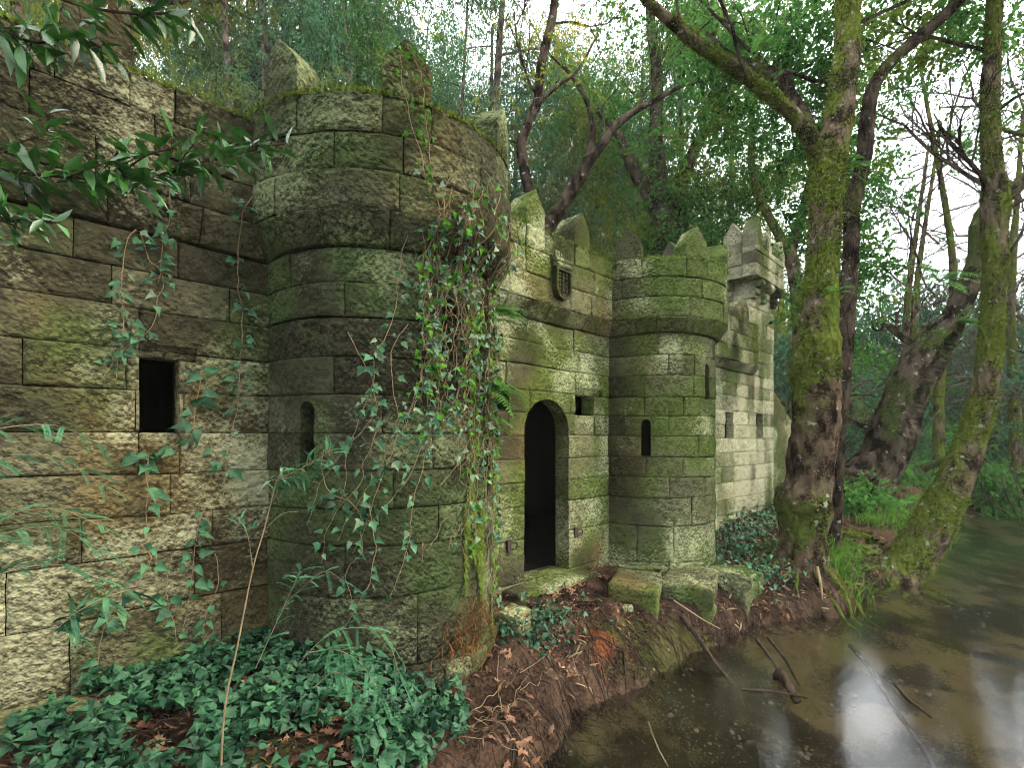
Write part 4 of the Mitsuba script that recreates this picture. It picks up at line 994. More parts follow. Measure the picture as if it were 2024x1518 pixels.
G_ = [(13.2, 6.8, .2, .45), (13.0, 6.91, 6.05, .357), (12.91, 6.99, 7.33, .343), (12.81, 7.09, 8.33, .328), (12.69, 7.21, 9.33, .243), (12.65, 7.25, 10.33, .186), (12.69, 7.21, 11.62, .157), (12.59, 7.3, 12.9, .129), (12.48, 7.4, 14.33, .1)]
G1_ = [(12.85, 7.05, 7.6, .3), (12.48, 7.4, 8.62, .2), (12.18, 7.7, 9.33, .171), (11.92, 7.95, 10.19, .114), (11.46, 8.4, 10.97, .071)]
G2_ = [(12.85, 7.05, 7.7, .3), (13.15, 6.76, 8.76, .2), (13.46, 6.46, 9.9, .157), (13.92, 6.01, 10.97, .129), (14.23, 5.72, 11.9, .1), (14.33, 5.62, 13.19, .071)]
tg = thing('ivy_clad_tree', 'dark many-armed tree clad in ivy rising behind the second tower', 'tree')
put('trunk', limb(G_, 80, 16, .3, 2, 13), 'dark_bark', tg, smooth=True)
for i, b in enumerate((G1_, G2_)): put('branch', limb(b, 36, 12, .3, 3, 14 + i), 'dark_bark', tg, smooth=True)
cG = np.vstack([clumps(26, (13.0, 7.0, 8.0), (.8, .8, 1.7), 24), clumps(90, (12.9, 7.2, 11.4), (3.0, 3.0, 2.7), 25), clumps(24, (14.4, 6.3, 8.0), (1.3, 1.3, 1.2), 26)])
put('crown', foliage(cG, np.full(len(cG), .75), 230, .10, 27, .4, widen=1.4), 'crown_green', tg)

# the woods behind: straight trunks with drooping crowns (kind 0: tall, 1: lower)
BG = [(3.3, 20.5, .40, 0, 'tall straight tree with a reddish trunk rising behind the left wall'), (7.1, 26.5, .27, 0, 'straight tree rising behind the left wall where it meets the near tower'), (9.1, 27.4, .26, 0, 'straight tree just left of the left merlon of the near tower'), (8.6, 22.2, .16, 0, 'thin straight tree behind the left merlon of the near tower'), (11.3, 25.3, .19, 0, 'straight tree between the left and the middle merlon of the near tower'),
      (13.7, 23.0, .19, 0, 'straight tree behind the middle merlon of the near tower'), (15.3, 11.6, .27, 1, 'pale straight tree trunk behind the doorway wall'), (18.2, 13.0, .19, 1, 'thin straight tree just right of the pale trunk behind the doorway wall'), (20.4, 13.7, .18, 1, 'thin straight tree behind the left merlon of the second tower'), (0., 22.3, .33, 0, 'tall tree behind the far left of the long wall'), (6.4, 30., .35, 0, 'far tree between the big merlon and the near tower'),
      (17.3, 22.3, .23, 0, 'far tree between the middle and right merlons of the near tower'), (1.6, 15.5, .22, 0, 'tree close behind the big merlon of the left wall'), (5.2, 15.0, .20, 0, 'tree close behind the left merlon of the near tower'), (8.2, 13.6, .2, 0, 'tree close behind the middle merlon of the near tower'), (10.6, 12.6, .17, 0, 'tree close behind the right merlon of the near tower'),
      (11.8, 17.5, .2, 0, 'leafy tree right of the middle merlon of the near tower'), (17.6, 9.2, .2, 1, 'tree deep in the foliage behind the second tower'), (21.5, 9.0, .22, 1, 'tree deep in the foliage behind the square tower'), (-3., 16., .25, 0, 'tree beyond the left edge of the long wall'), (16., 16.5, .2, 1, 'tree deep behind the left end of the doorway wall')]
for i, (x, y, r, low_, lab) in enumerate(BG):
    r2 = np.random.default_rng(400 + i); H = r2.uniform(19, 25) if not low_ else r2.uniform(15, 19); g = float(height(x, y))
    lean = r2.normal(0, .5, 2)
    pts = [(x, y, g - .2, r * 1.25), (x, y, g + 1, r), (x + lean[0] * .4, y + lean[1] * .4, H * .4, r * .8), (x + lean[0], y + lean[1], H * .75, r * .5), (x + lean[0] * 1.4, y + lean[1] * 1.4, H, r * .15)]
    t_ = thing('woodland_tree', lab, 'tree')
    put('trunk', limb(pts, 40, 10, .12, 2, 30 + i), 'far_bark', t_, smooth=True)
    starts = [((x + lean[0] * q, y + lean[1] * q, H * q), (math.cos(a), math.sin(a), .25), r2.uniform(1.5, 3.2), r * .3) for q, a in zip(np.linspace(.3, .92, 11), r2.uniform(0, 6.28, 11))]
    tips = []
    for j, b_ in enumerate(starts):
        m_, tp = twigs([b_], 4300 + 20 * i + j, 2, 3); put('branch', m_, 'far_bark', t_); tips += tp
    tp = np.array([t[0] for t in tips]); tp = tp[r2.permutation(len(tp))[:84]]
    cs = np.vstack([tp, clumps(22, (x + lean[0], y + lean[1], H * .60), (2.8, 2.8, H * .34), 460 + i)])
    crown(t_, cs, r2.uniform(.6, 1.1, len(cs)), 620, .115, .8, ('crown_yellow', 'crown_teal', 'crown_green', 'crown_teal', 'crown_teal', 'crown_green')[i % 6], 470 + i)

# slim trunks standing clear of the leaves, their small crowns high up
for i, (x, y, r, lab) in enumerate([(2.2, 19.5, .10, 'slim trunk left of the reddish tree behind the left wall'), (4.2, 14.8, .12, 'slim dark trunk right of the reddish tree behind the left wall'), (5.6, 16.5, .10, 'slim trunk above the low end of the left wall'), (6.3, 13.9, .085, 'slim trunk right of the left merlon of the near tower'), (8.6, 16.0, .08, 'slim trunk midway between two merlons of the near tower'), (7.0, 12.4, .07, 'slim trunk left of the middle merlon of the near tower'), (9.6, 12.9, .09, 'slim leaning trunk right of the middle merlon of the near tower'), (12.4, 14.6, .12, 'slim trunk above the right merlon of the near tower'), (16.6, 10.6, .12, 'slim trunk above the second tower'), (15.2, 7.2, .10, 'slim trunk left of the square tower')]):
    t_ = thing('slim_tree', lab, 'tree'); r2 = np.random.default_rng(900 + i); g = float(height(x, y)); l = r2.normal(0, .45, 2)
    put('trunk', limb([(x, y, g - .2, r * 1.2), (x + l[0] * .2, y + l[1] * .2, 4, r), (x + l[0], y + l[1], 9, r * .8), (x + l[0] * 2.2, y + l[1] * 1.6, 17, r * .4)], 50, 9, .2, 2, 300 + i), 'far_bark', t_, smooth=True)
    m_, tips = twigs([((x + l[0] * q / 9, y + l[1] * q / 9, q), (math.cos(a), math.sin(a), .5), 1.7, r * .3) for q, a in zip(np.linspace(4.5, 15, 9), r2.uniform(0, 6.28, 9))], 910 + i, 3, 3)
    put('branch', m_, 'far_bark', t_)
    cs = np.array([t[0] for t in tips if t[0][2] > 9]); cs = cs[r2.permutation(len(cs))[:16]]
    crown(t_, cs, r2.uniform(.5, .9, len(cs)), 420, .125, .8, 'crown_teal', 920 + i, 1.0)

# far mass of the wood
r2 = np.random.default_rng(99)
n = 1500
ang = r2.uniform(-.06, 1.62, n); dist = r2.uniform(28, 46, n)
top = np.interp(ang, [-.1, .05, .22, .36, .5, .62, .72, .88, .97, 1.7], [7.0, 7.5, 8.5, 13.0, 21.0, 25.0, 21.0, 20.0, 31.0, 34.0])
cs = np.stack([dist * np.cos(ang), dist * np.sin(ang), r2.uniform(0, 1, n) ** 1.1 * top + .8], -1)
labels['woods'] = {'label': 'dense far woodland closing the view', 'kind': 'stuff', 'category': 'woods'}
crown('woods', cs, r2.uniform(1.4, 2.4, n), 420, .125, .8, 'crown_teal', 98, 1.0, None)

# bare trees on the right
for i, (x, y, r, lab) in enumerate([(17.5, 1.6, .12, 'bare tree with fine twigs against the white sky between the two leaning trees'), (20.5, .2, .14, 'bare twiggy tree at the right edge against the sky'), (24.5, 3.2, .16, 'bare tree in the distance beyond the hollow tree'), (23.5, -.9, .16, 'bare tree on the far bank of the stream at the right'), (21.0, 2.6, .12, 'slender bare tree left of the leaning mossy tree, far back'), (27.0, 1.2, .15, 'far bare tree behind the leaning mossy tree'), (19.0, -.2, .10, 'small bare tree close to the right edge')]):
    r2 = np.random.default_rng(500 + i); g = float(height(x, y)); H = 8.5
    t_ = thing('bare_tree', lab, 'tree')
    pts = [(x, y, g - .2, r * 1.2), (x + .1, y, g + 3, r), (x + .3 * r2.normal(), y + .3 * r2.normal(), g + 6, r * .7), (x + .6 * r2.normal(), y + .6 * r2.normal(), g + H + 3, r * .3)]
    put('trunk', limb(pts, 40, 10, .15, 2, 50 + i), 'mossy_bark', t_, smooth=True)
    starts = [((x, y, g + q), (math.cos(a), math.sin(a), .35), r2.uniform(2.0, 3.6), r * .24) for q, a in zip(np.linspace(2.2, H + 2.5, 13), r2.uniform(0, 6.28, 13))]
    put('twig', twigs(starts, 510 + i, 4, 4, up=.15, bend=.45)[0], 'far_bark', t_)

# bushes between and beyond the trees
BUSH = [((16.5, 4.3, 1.2), (2.0, 1.6, 1.5), 60, 'crown_teal', 'dark bush under the trees beyond the far wall'), ((20.0, 3.6, 1.6), (2.2, 1.8, 2.2), 70, 'crown_teal', 'tall bush of blue-green leaves deep under the trees'), ((16.8, 2.4, .6), (1.3, .8, .7), 34, 'shrub_leaf', 'bright green bush on the bank behind the hollow tree'), ((22.5, 1.9, 1.2), (1.6, .9, 1.2), 50, 'shrub_leaf', 'green bush overhanging the far bend of the stream'),
        ((23.5, -.8, .9), (2.0, .9, 1.0), 60, 'shrub_leaf', 'bright green bush on the right bank at the edge of the picture'), ((20.3, .5, .05), (1.1, .35, .75), 70, 'shrub_leaf', 'bright green plants overhanging the stream at the right edge'), ((28., 1.6, 3.0), (3., 2.4, 3.2), 80, 'crown_teal', 'large dark bush closing the end of the stream'), ((13.5, 6.2, 2.4), (1.6, 1.4, 2.2), 50, 'crown_green', 'leafy bush behind the square tower'), ((11.5, 2.2, .35), (.7, .4, .35), 20, 'shrub_leaf', 'low leafy bush at the foot of the hollow tree'), ((18.5, .0, 2.6), (.9, .7, 1.2), 16, 'crown_teal', 'thin branch of leaves hanging at the right edge above the water'),
        ((18., 5.0, 3.2), (2.2, 2.0, 2.4), 70, 'crown_teal', 'tall dark understorey bush seen between the big mossy tree and the hollow tree'), ((24., 3.9, 3.0), (2.6, 2.2, 2.4), 70, 'crown_green', 'tall leafy understorey tree crown behind the hollow tree'), ((30., -.6, 4.6), (3., 2.6, 3.6), 80, 'crown_teal', 'large pale green bush behind the bare trees at the right edge')]
for i, (c, r, n, mat, lab) in enumerate(BUSH):
    t_ = thing('bush', lab, 'bush')
    cs = clumps(n, c, r, 600 + i, -.6)
    put('leaves', foliage(cs, np.full(n, .45), 150, .085, 620 + i, .3, widen=1.4), mat, t_)
    g = float(height(c[0], c[1]))
    put('stem', twigs([((c[0], c[1], g - .05), (math.cos(a) * .5, math.sin(a) * .5, 1), r[2] * 1.1 + .3, .025) for a in np.linspace(0, 5.5, 6)], 640 + i, 2, 3)[0], 'dark_bark', t_)

# the trees on the viewer's own side, whose boughs shade the left wall
for i, (x, y, lab) in enumerate([(-2.6, .6, 'leafy tree on the near left whose boughs hang into the left of the view'), (-5.5, -3.5, 'leafy tree standing behind and left of the view'), (-7.0, 4.5, 'leafy tree beyond the left end of the long wall')]):
    t_ = thing('overhanging_tree', lab, 'tree'); g = float(height(x, y)); r2 = np.random.default_rng(800 + i)
    put('trunk', limb([(x, y, g - .2, .3), (x, y, g + 2, .22), (x + .3, y + .2, g + 5, .18), (x + .9, y + .4, g + 9, .1)], 40, 12, .2, 2, 90 + i), 'mossy_bark', t_, smooth=True)
    cs = clumps(60, (x + 2.6, y + .9, 8.3) if i == 0 else (x + .5, y, 7.5), (3.2, 2.6, 1.6) if i == 0 else (2.8, 2.8, 3.2), 810 + i)
    crown(t_, cs, r2.uniform(.7, 1.1, len(cs)), 420, .125, .8, 'crown_teal', 820 + i, 1.0)
    for j, (q, a) in enumerate(((4.5, .3), (5.5, 1.4), (6.5, -.6), (7.5, 2.5))): put('branch', twigs([((x + .2, y + .1, g + q), (math.cos(a), math.sin(a), .35), 2.6, .08)], 830 + 5 * i + j, 3, 3)[0], 'mossy_bark', t_)

for i, (x, y) in enumerate([(-3.5, -7.5), (-.5, -9.5), (2.0, -7.0), (4.2, -9.0), (20.5, -7.0), (26.0, -5.5)]):
    t_ = thing('bank_tree', 'leafy tree on the opposite bank of the stream, outside the view', 'tree', 'trees on the opposite bank'); g = float(height(x, y)); r2 = np.random.default_rng(840 + i)
    put('trunk', limb([(x, y, g - .2, .26), (x, y, g + 2, .2), (x + .2, y + .3, g + 5, .15), (x + .3, y + .4, g + 9, .07)], 30, 10, .2, 2, 95 + i), 'mossy_bark', t_, smooth=True)
    cs = clumps(44, (x, y + .3, 6.0), (2.2, 2.0, 3.6), 850 + i)
    crown(t_, cs, r2.uniform(.7, 1.1, len(cs)), 420, .125, .8, 'crown_teal', 860 + i, 1.0)

# ferns on trees and bank
for i, (root, out, n, l, lab) in enumerate([((7.55, 1.6, 5.15), (.4, -.8, .3), 7, .40, 'fern growing in the fork of the big mossy tree'), ((7.2, 1.7, 3.45), (-.3, -.9, .2), 5, .34, 'fern hanging on the trunk of the big mossy tree below its fork'), ((13.6, 1.0, 4.0), (.2, -.9, .4), 8, .8, 'large fern sprouting where the hollow tree has broken'), ((13.4, 1.2, 4.9), (-.6, -.5, .3), 7, .8, 'fern on the upper stem of the hollow tree'), ((11.4, 1.75, .1), (-.2, -.6, .6), 8, .55, 'green fern on the bank left of the leaning tree'), ((12.6, 1.7, .3), (.2, -.6, .6), 8, .6, 'bright fern on the bank behind the leaning tree'), ((9.2, 2.3, .1), (-.1, -.6, .6), 7, .45, 'low fern beside the path under the trees'), ((6.3, 2.3, 6.35), (.1, -.3, .8), 5, .3, 'small fern on the long mossy branch')]):
    fern(lab, root, out, n, l, 20 + i, 'fern_leaf', 1.0)

# ---------------------------------------------------------------- bank: rocks, roots, sticks, grass, litter
def rock(label, c, s_, seed, mat='stone_second_tower', name='rock', rz=0.0, amp=.07):
    m = m3.Manifold.cube(list(s_), True).rotate([6 * math.sin(seed), 5 * math.cos(seed * 2), rz]).translate(list(c))
    v, f = rough(m, min(s_) / 9, amp * min(s_), 2.6 / min(s_), seed, 1)
    k = key(name); scene[k] = stone_ply((v, f), mat) if mat.startswith('stone_') else mikit.ply((v, f), mat, smooth=45)
    labels[k] = {'label': label, 'category': 'rock'}
    return k


rock('squared mossy boulder on the bank between the doorstep and the second tower', (4.66, 2.92, -.13), (.66, .50, .52), 1, rz=25)
rock('long mossy ledge stone under the second tower', (5.36, 2.66, -.16), (.90, .55, .50), 2, rz=20, amp=.13)
rock('mossy stone at the right end of the ledge under the second tower', (6.1, 2.45, -.2), (.62, .5, .46), 3, rz=5, amp=.16)
rock('small mossy stone below the squared boulder', (4.30, 2.80, -.12), (.17, .14, .13), 4, 'stone_gate', rz=40)
rock('smaller of the two mossy stones below the squared boulder', (4.42, 2.68, -.19), (.15, .12, .12), 5, 'stone_gate', rz=10)
rock('dark stone lying under the water near the bottom edge', (3.88, 1.30, -.74), (.20, .17, .15), 6, 'dark_bark', rz=30)
rock('dark sunken stone left of the other one under the water', (4.05, 1.58, -.80), (.28, .18, .14), 7, 'dark_bark', rz=70)
rock('mossy footing stone along the bottom of the left wall', (.05, 3.56, .06), (.75, .30, .24), 9, 'stone_gate', rz=-4)
rock('pale stone at the foot of the near tower beside the ivy', (2.98, 3.05, .0), (.22, .2, .3), 8, 'stone_gate', rz=10)


def stick(label, pts, r, seed, mat='dark_stem', name='stick', sides=8, amp=.25):
    k = key(name)
    P = [(x, y, z, r * (1 - .5 * i / (len(pts) - 1))) for i, (x, y, z) in enumerate(pts)]
    scene[k] = mikit.ply(limb(P, 24, sides, amp, 8, seed), mat, smooth=True)
    labels[k] = {'label': label, 'category': 'stick'}


stick('dark beam sticking out of the water near the bank, left one of the pair', [(5.35, 1.92, -.44), (5.1, 1.68, -.52), (4.9, 1.5, -.64)], .020, 1)
stick('dark beam sticking out of the water near the bank, right one of the pair', [(5.48, 1.85, -.44), (5.25, 1.62, -.52), (5.05, 1.44, -.64)], .019, 2)
stick('thin reddish stick lying flat in the water by the stump', [(4.30, 1.66, -.50), (4.45, 1.45, -.495), (4.56, 1.24, -.51)], .011, 3, 'dark_stem')
stick('rotten stump rising from the shallow water', [(4.90, 1.58, -.56), (4.76, 1.50, -.47), (4.62, 1.40, -.48), (4.50, 1.30, -.54)], .05, 4, amp=1.3)
stick('driftwood log lying down the bank into the water', [(4.75, 2.42, -.18), (4.66, 2.2, -.33), (4.5, 1.95, -.46), (4.4, 1.75, -.54)], .030, 5, 'dark_stem', amp=1.0)
stick('long sunken branch under the deep water at the right', [(6.3, 1.3, -.6), (5.838, 1.042, -.62), (5.2, .75, -.66), (4.615, .467, -.7), (3.9, .3, -.75)], .024, 6)
stick('pale thin upright root at the foot of the big mossy tree', [(6.95, 1.78, .05), (6.88, 1.72, -.18), (6.84, 1.70, -.36), (6.78, 1.70, -.54)], .018, 7, 'dry_stem')
stick('pale curved twig lying in the water at the bottom edge', [(3.35, 1.98, -.53), (3.2, 1.86, -.51), (3.05, 1.72, -.5), (2.95, 1.6, -.505)], .008, 8, 'dry_stem')
stick('pale stick leaning on the bank below the ledge', [(4.62, 2.45, .0), (4.72, 2.2, -.15), (4.78, 2.05, -.22)], .009, 9, 'dry_stem')
stick('fallen branch with an orange leaf half sunk in the deep water', [(5.4, .78, -.52), (5.1, .66, -.49), (4.95, .5, -.52)], .018, 10)


def ground_points(n, x0, x1, y0, y1, seed, want):
    r2 = np.random.default_rng(seed)
    x, y = r2.uniform(x0, x1, n), r2.uniform(y0, y1, n)
    z = height(x, y); k = want(x, y, z)
    e = .03
    N = np.stack([-(height(x + e, y) - height(x - e, y)) / (2 * e), -(height(x, y + e) - height(x, y - e)) / (2 * e), 1 + 0 * x], -1)
    N /= np.linalg.norm(N, axis=1, keepdims=True)
    return np.stack([x, y, z], -1)[k], N[k], r2


inside = lambda x, y: (y < D - .02) & (np.hypot(x - C1, y - D) > R1 + .02) & (np.hypot(x - C2, y - D) > R1 + .05)
# ivy on the ground
p, N, r2 = ground_points(11500, -.4, 2.6, 1.7, D, 1, lambda x, y, z: inside(x, y) & (z > WATER + .1) & (meshkit.fbm(np.stack([x * 2.2, y * 2.2, 0 * x], -1), 3, 5) + .22 * np.clip((x - .05) / .6, -1, .6) - 1.2 * np.clip(x - 1.5 - .65 * (y - 2.27), 0, 1) > .445))
n = len(p); d = r2.normal(0, 1, (n, 3)); d[:, 2] *= .35
M = frames(p + N * r2.uniform(.03, .14, (n, 1)), d, N + r2.normal(0, .5, (n, 3)), r2.uniform(.028, .075, n))
young = r2.uniform(0, 1, n) < .12
setting('ground_ivy', bake_mix(IVY, M[~young], 1), 'ground_ivy_leaf', 'carpet of dark blue-green ivy covering the ground below the left wall', kind='stuff', cat='ivy')
put('young_leaves', bake_mix(IVY, M[young], 2), 'ivy_leaf', 'ground_ivy', smooth=True, kind='stuff')
# fallen leaves
p, N, r2 = ground_points(11000, -.5, 10, 1.2, D, 2, lambda x, y, z: inside(x, y) & (z > WATER + .05) & (meshkit.fbm(np.stack([x * 1.8, y * 1.8, 0 * x], -1), 3, 9) + .15 * np.exp(-((x - 4.4) / .7) ** 2 - ((y - 3.1) / .5) ** 2) + .2 * (x < 1.5) > .47) & (np.hypot(x - 3.56, (y - 2.62)) > .30))
n = len(p); d = r2.normal(0, 1, (n, 3)); d[:, 2] *= .25
M = frames(p + N * r2.uniform(.0, .03, (n, 1)), d, N + r2.normal(0, .5, (n, 3)), r2.uniform(.03, .085, n))
setting('fallen_leaves', bake_mix(OAK + PHYL, M, 2), 'dead_leaf', 'brown fallen leaves lying on the bank and under the ivy', kind='stuff', cat='leaves')
# pale curled strips of bark and leaf in front of the doorway
p, N, r2 = ground_points(2600, 3.0, 9.5, 1.6, D, 12, lambda x, y, z: inside(x, y) & (z > WATER + .08) & (meshkit.fbm(np.stack([x * 1.6, y * 1.6, 0 * x + 4], -1), 3, 19) + .14 * np.exp(-((x - 4.3) / .6) ** 2 - ((y - 3.2) / .4) ** 2) > .52))
n = len(p); d = r2.normal(0, 1, (n, 3)); d[:, 2] *= .3
setting('pale_litter', bake_mix(PHYL, frames(p + N * r2.uniform(.0, .04, (n, 1)), d, N + r2.normal(0, .6, (n, 3)), r2.uniform(.05, .12, n)), 3), 'dry_stem', 'pale curled leaf strips littering the earth before the doorway', kind='stuff', cat='leaves')
# pebbles and small stones at the water's edge and on the bed
ico = trimesh.creation.icosphere(subdivisions=1)
p, N, r2 = ground_points(2600, 2.0, 9.5, .3, 3.4, 15, lambda x, y, z: inside(x, y) & (z < -.05) & (meshkit.fbm(np.stack([x * 1.5, y * 1.5, 0 * x + 9], -1), 3, 29) + .14 * (np.abs(z - WATER) < .10) > .61))
n = len(p); M = frames(p, r2.normal(0, 1, (n, 3)), N + r2.normal(0, .3, (n, 3)), r2.uniform(.4, 1, n) ** 3 * .026); M[:, :3, 2] *= r2.uniform(.45, .8, (n, 1))
pv = np.array(ico.vertices); pv = pv * (1 + .5 * vn(pv, 1.3, 2, 4))[:, None]
setting('pebbles', bake((pv, np.array(ico.faces)), M), 'pebble', 'small pebbles along the edge of the water', kind='stuff', cat='pebbles')
# roots running down the face of the bank
r2 = np.random.default_rng(77); parts = []
for i in range(330):
    x = r2.uniform(2.2, 9.2); y = float(np.interp(x, _bx, _by)) + r2.uniform(.08, .55); q = []
    a = -math.pi / 2 + r2.normal(0, .5)
    for k in range(7):
        q.append((x, y)); a += r2.normal(0, .25); x += .07 * math.cos(a); y += .07 * math.sin(a)
    q = np.array(q); z = np.maximum(height(q[:, 0], q[:, 1]), WATER - .06) + .006 + .012 * r2.uniform(-1, 1, 7)
    parts.append(tube(np.c_[q, z], np.linspace(1, .4, 7) * r2.uniform(.002, .008), 4, False))
setting('bank_roots', join(parts), 'dark_stem', 'dark thin roots hanging down the eroded edge of the bank', kind='stuff', cat='roots')
# thin dry twigs and rootlets
p, N, r2 = ground_points(1900, -.2, 9, 1.2, 3.6, 3, lambda x, y, z: inside(x, y) & (z > WATER - .02))
parts = []
for i in range(len(p)):
    d = r2.normal(0, 1, 3); d -= N[i] * (d @ N[i]); d /= np.linalg.norm(d) + 1e-9; l = r2.uniform(.08, .30)
    q = p[i] + N[i] * .012 + np.array([0, .33, .66, 1])[:, None] * d * l + N[i] * np.array([0, .02, .02, -.01])[:, None] * r2.uniform(0, 1.4) + r2.normal(0, .012, (4, 3))
    parts.append(tube(q, r2.uniform(.0012, .004), 3, False))
setting('twig_litter', join(parts), 'dark_stem', 'thin dark twigs and rootlets scattered over the bank', kind='stuff', cat='twigs')
r2 = np.random.default_rng(31); parts = []
for i in range(20):
    x, y = 2.05 + r2.normal(0, .30), 2.42 + r2.normal(0, .12); a = r2.normal(0.25, .8); q = [(x, y, max(float(height(x, y)), WATER) + r2.uniform(.01, .06))]
    for k in range(8):
        a += r2.normal(0, .06); x += .06 * math.cos(a); y += .06 * math.sin(a); q.append((x, y, max(float(height(x, y)), WATER) + r2.uniform(.0, .07)))
    c = curve(q, 26); parts.append(tube(c, np.linspace(.0045, .0015, 26) * r2.uniform(.5, 1.2), 4, False))
setting('dry_vines', join(parts), 'dry_stem', 'pale dead stems tangled on the bank below the near tower', kind='stuff', cat='stems')
# orange matted roots at the foot of the near tower
parts = []
for i in range(240):
    a = (r2.choice([0, 9, 16, 24, 33]) + r2.normal(0, 4.0)) * DEG; z = r2.uniform(-.35, .55) - .012 * abs(a / DEG - 14); b = np.array([a, z]); q = []
    for k in range(5): q.append(b.copy()); b = b + [r2.normal(0, .018), -r2.uniform(.01, .05)]
    q = np.array(q); parts.append(tube(ON_T1(q[:, 0], q[:, 1], .03 + r2.uniform(0, .03) + .02 * r2.normal(size=5)), r2.uniform(.002, .005), 3, False))
setting('matted_roots', join(parts), 'rust_root', 'orange-brown matted roots at the foot of the near tower', kind='stuff', cat='roots')


def grass(label, c, n, h, spread, seed, group=None, mat='grass_blade'):
    r2 = np.random.default_rng(seed)
    b = np.asarray(c) + np.c_[r2.normal(0, spread, (n, 2)), np.zeros(n)]; b[:, 2] = height(b[:, 0], b[:, 1]) - .01
    lean = r2.normal(0, .45, (n, 3)) + [.25, -.35, 0]; lean[:, 2] = 0; l = h * r2.uniform(.5, 1.15, (n, 1))
    sd = np.cross(lean + [0, 0, .3], [0, 0, 1]); sd /= np.linalg.norm(sd, axis=1, keepdims=True) + 1e-9; w = .005
    t = [b, b + l * (lean * .25 + [0, 0, .55]), b + l * (lean * .75 + [0, 0, .80]), b + l * (lean * 1.25 + [0, 0, .68])]
    v = np.stack([t[0] - sd * w, t[0] + sd * w, t[1] - sd * w, t[1] + sd * w, t[2] - sd * w * .7, t[2] + sd * w * .7, t[3]], 1)
    f = np.array([[0, 1, 3], [0, 3, 2], [2, 3, 5], [2, 5, 4], [4, 5, 6]])
    k = key('grass_tuft'); scene[k] = mikit.ply((v.reshape(-1, 3), (f[None] + (np.arange(n) * 7)[:, None, None]).reshape(-1, 3)), mat)
    labels[k] = {'label': label, 'category': 'grass'}
    if group: labels[k]['group'] = group


grass('large tuft of long grass hanging over the water right of the big mossy tree', (7.6, 1.75, 0), 260, .45, .16, 1)
for i, (x, y) in enumerate([(8.6, 1.9), (9.0, 2.3), (10.5, 1.8), (11.0, 1.5), (11.6, 1.6), (12.5, 1.5), (13.3, 1.4), (7.9, 2.3), (14.2, 1.5)]):
    grass('small green grass tuft on the bank between mossy tree and hollow tree', (x, y, 0), 130, .26, .18, 2 + i, 'grass tufts on the bank')
# plants at the foot of the walls
for i, (x, y, zz, s_, n, lab) in enumerate([(3.12, 2.98, .0, .22, 420, 'clump of small glossy leaves hanging over the bank by the foot of the near tower'), (7.3, 2.9, .05, .35, 500, 'low ivy growing along the foot of the pale streaked wall'), (8.6, 3.2, .1, .4, 600, 'ivy and seedlings heaped against the foot of the pale streaked wall'), (10.2, 3.2, .15, .4, 600, 'leafy growth at the far end of the pale streaked wall'), (6.35, 2.25, .0, .25, 260, 'small ivy clump on the earth below the second tower')]):
    r2 = np.random.default_rng(700 + i)
    q = np.array([x, y, zz]) + r2.normal(0, 1, (n, 3)) * [s_, s_ * .7, s_ * .45]
    q[:, 2] = np.maximum(q[:, 2], height(q[:, 0], q[:, 1]) + .02)
    M = frames(q, r2.normal(0, 1, (n, 3)) - [0, 0, .4], r2.normal(0, .5, (n, 3)) + [0, -.4, .9], r2.uniform(.03, .065, n))
    t_ = thing('ivy_clump', lab, 'ivy')
    put('leaves', bake_mix(IVY, M, i), 'ivy_leaf' if i else 'ground_ivy_leaf', t_, smooth=True)

# ---------------------------------------------------------------- branches close to the camera
def spray(holder, stem, n, size, mat, shapes, tag, seed, spread=.9, droop=.25, tip=False, mats=None):
    """Leaves along a stem of the holder, each a part; every leaf with a short stalk."""
    r2 = np.random.default_rng(seed)
    c = curve(np.asarray(stem, float), 40)
    t = r2.uniform(.0 if not tip else .5, 1, n) * 39; k = t.astype(int)
    tan = np.gradient(c, axis=0)[k]; tan /= np.linalg.norm(tan, axis=1, keepdims=True)
    d = tan * r2.uniform(.2, .9, (n, 1)) + r2.normal(0, spread * .55, (n, 3)) - [0, 0, droop]
    d /= np.linalg.norm(d, axis=1, keepdims=True)
    base = c[k] + d * .012 + r2.normal(0, .012, (n, 3))
    M = frames(base, d, r2.normal(0, .45, (n, 3)) + [0, 0, 1], r2.uniform(size * .6, size * 1.15, n))
    for i in range(n): leaf_part(holder, shapes, tag, int(r2.integers(0, len(shapes))), M[i], mat)
    return [tube(np.array([c[k[i]], base[i]]), .0012, 3, False) for i in range(n)]


lb = thing('laurel_branch', 'long leafy branch reaching in from the left in front of the wall', 'branch')
L1 = [(-.14, 2.22, 2.43), (-.07, 2.24, 2.45), (.04, 2.22, 2.47), (.17, 2.18, 2.49), (.28, 2.17, 2.53), (.37, 2.17, 2.59), (.45, 2.17, 2.65), (.55, 2.16, 2.71), (.67, 2.14, 2.79)]
st = [tube(curve(L1 + [(.75, 2.10, 2.82)], 40), np.linspace(.006, .0025, 40), 6)]
st += spray(lb, L1, 130, .105, 'laurel_leaf', LAUREL, 'laurel', 1, 1.1, .2)
for i, s_ in enumerate([[(-.07, 2.15, 2.47), (-.03, 2.16, 2.52), (.02, 2.16, 2.57), (.05, 2.17, 2.63)], [(.09, 2.14, 2.46), (.18, 2.12, 2.53), (.21, 2.16, 2.59)], [(.2, 2.18, 2.50), (.28, 2.1, 2.58), (.36, 2.05, 2.62)], [(.37, 2.17, 2.59), (.42, 2.12, 2.68), (.46, 2.1, 2.74)]]):
    st.append(tube(curve(s_, 14), .003, 5)); st += spray(lb, s_, 22, .095, 'laurel_leaf', LAUREL, 'laurel', 10 + i, 1.0, .1)
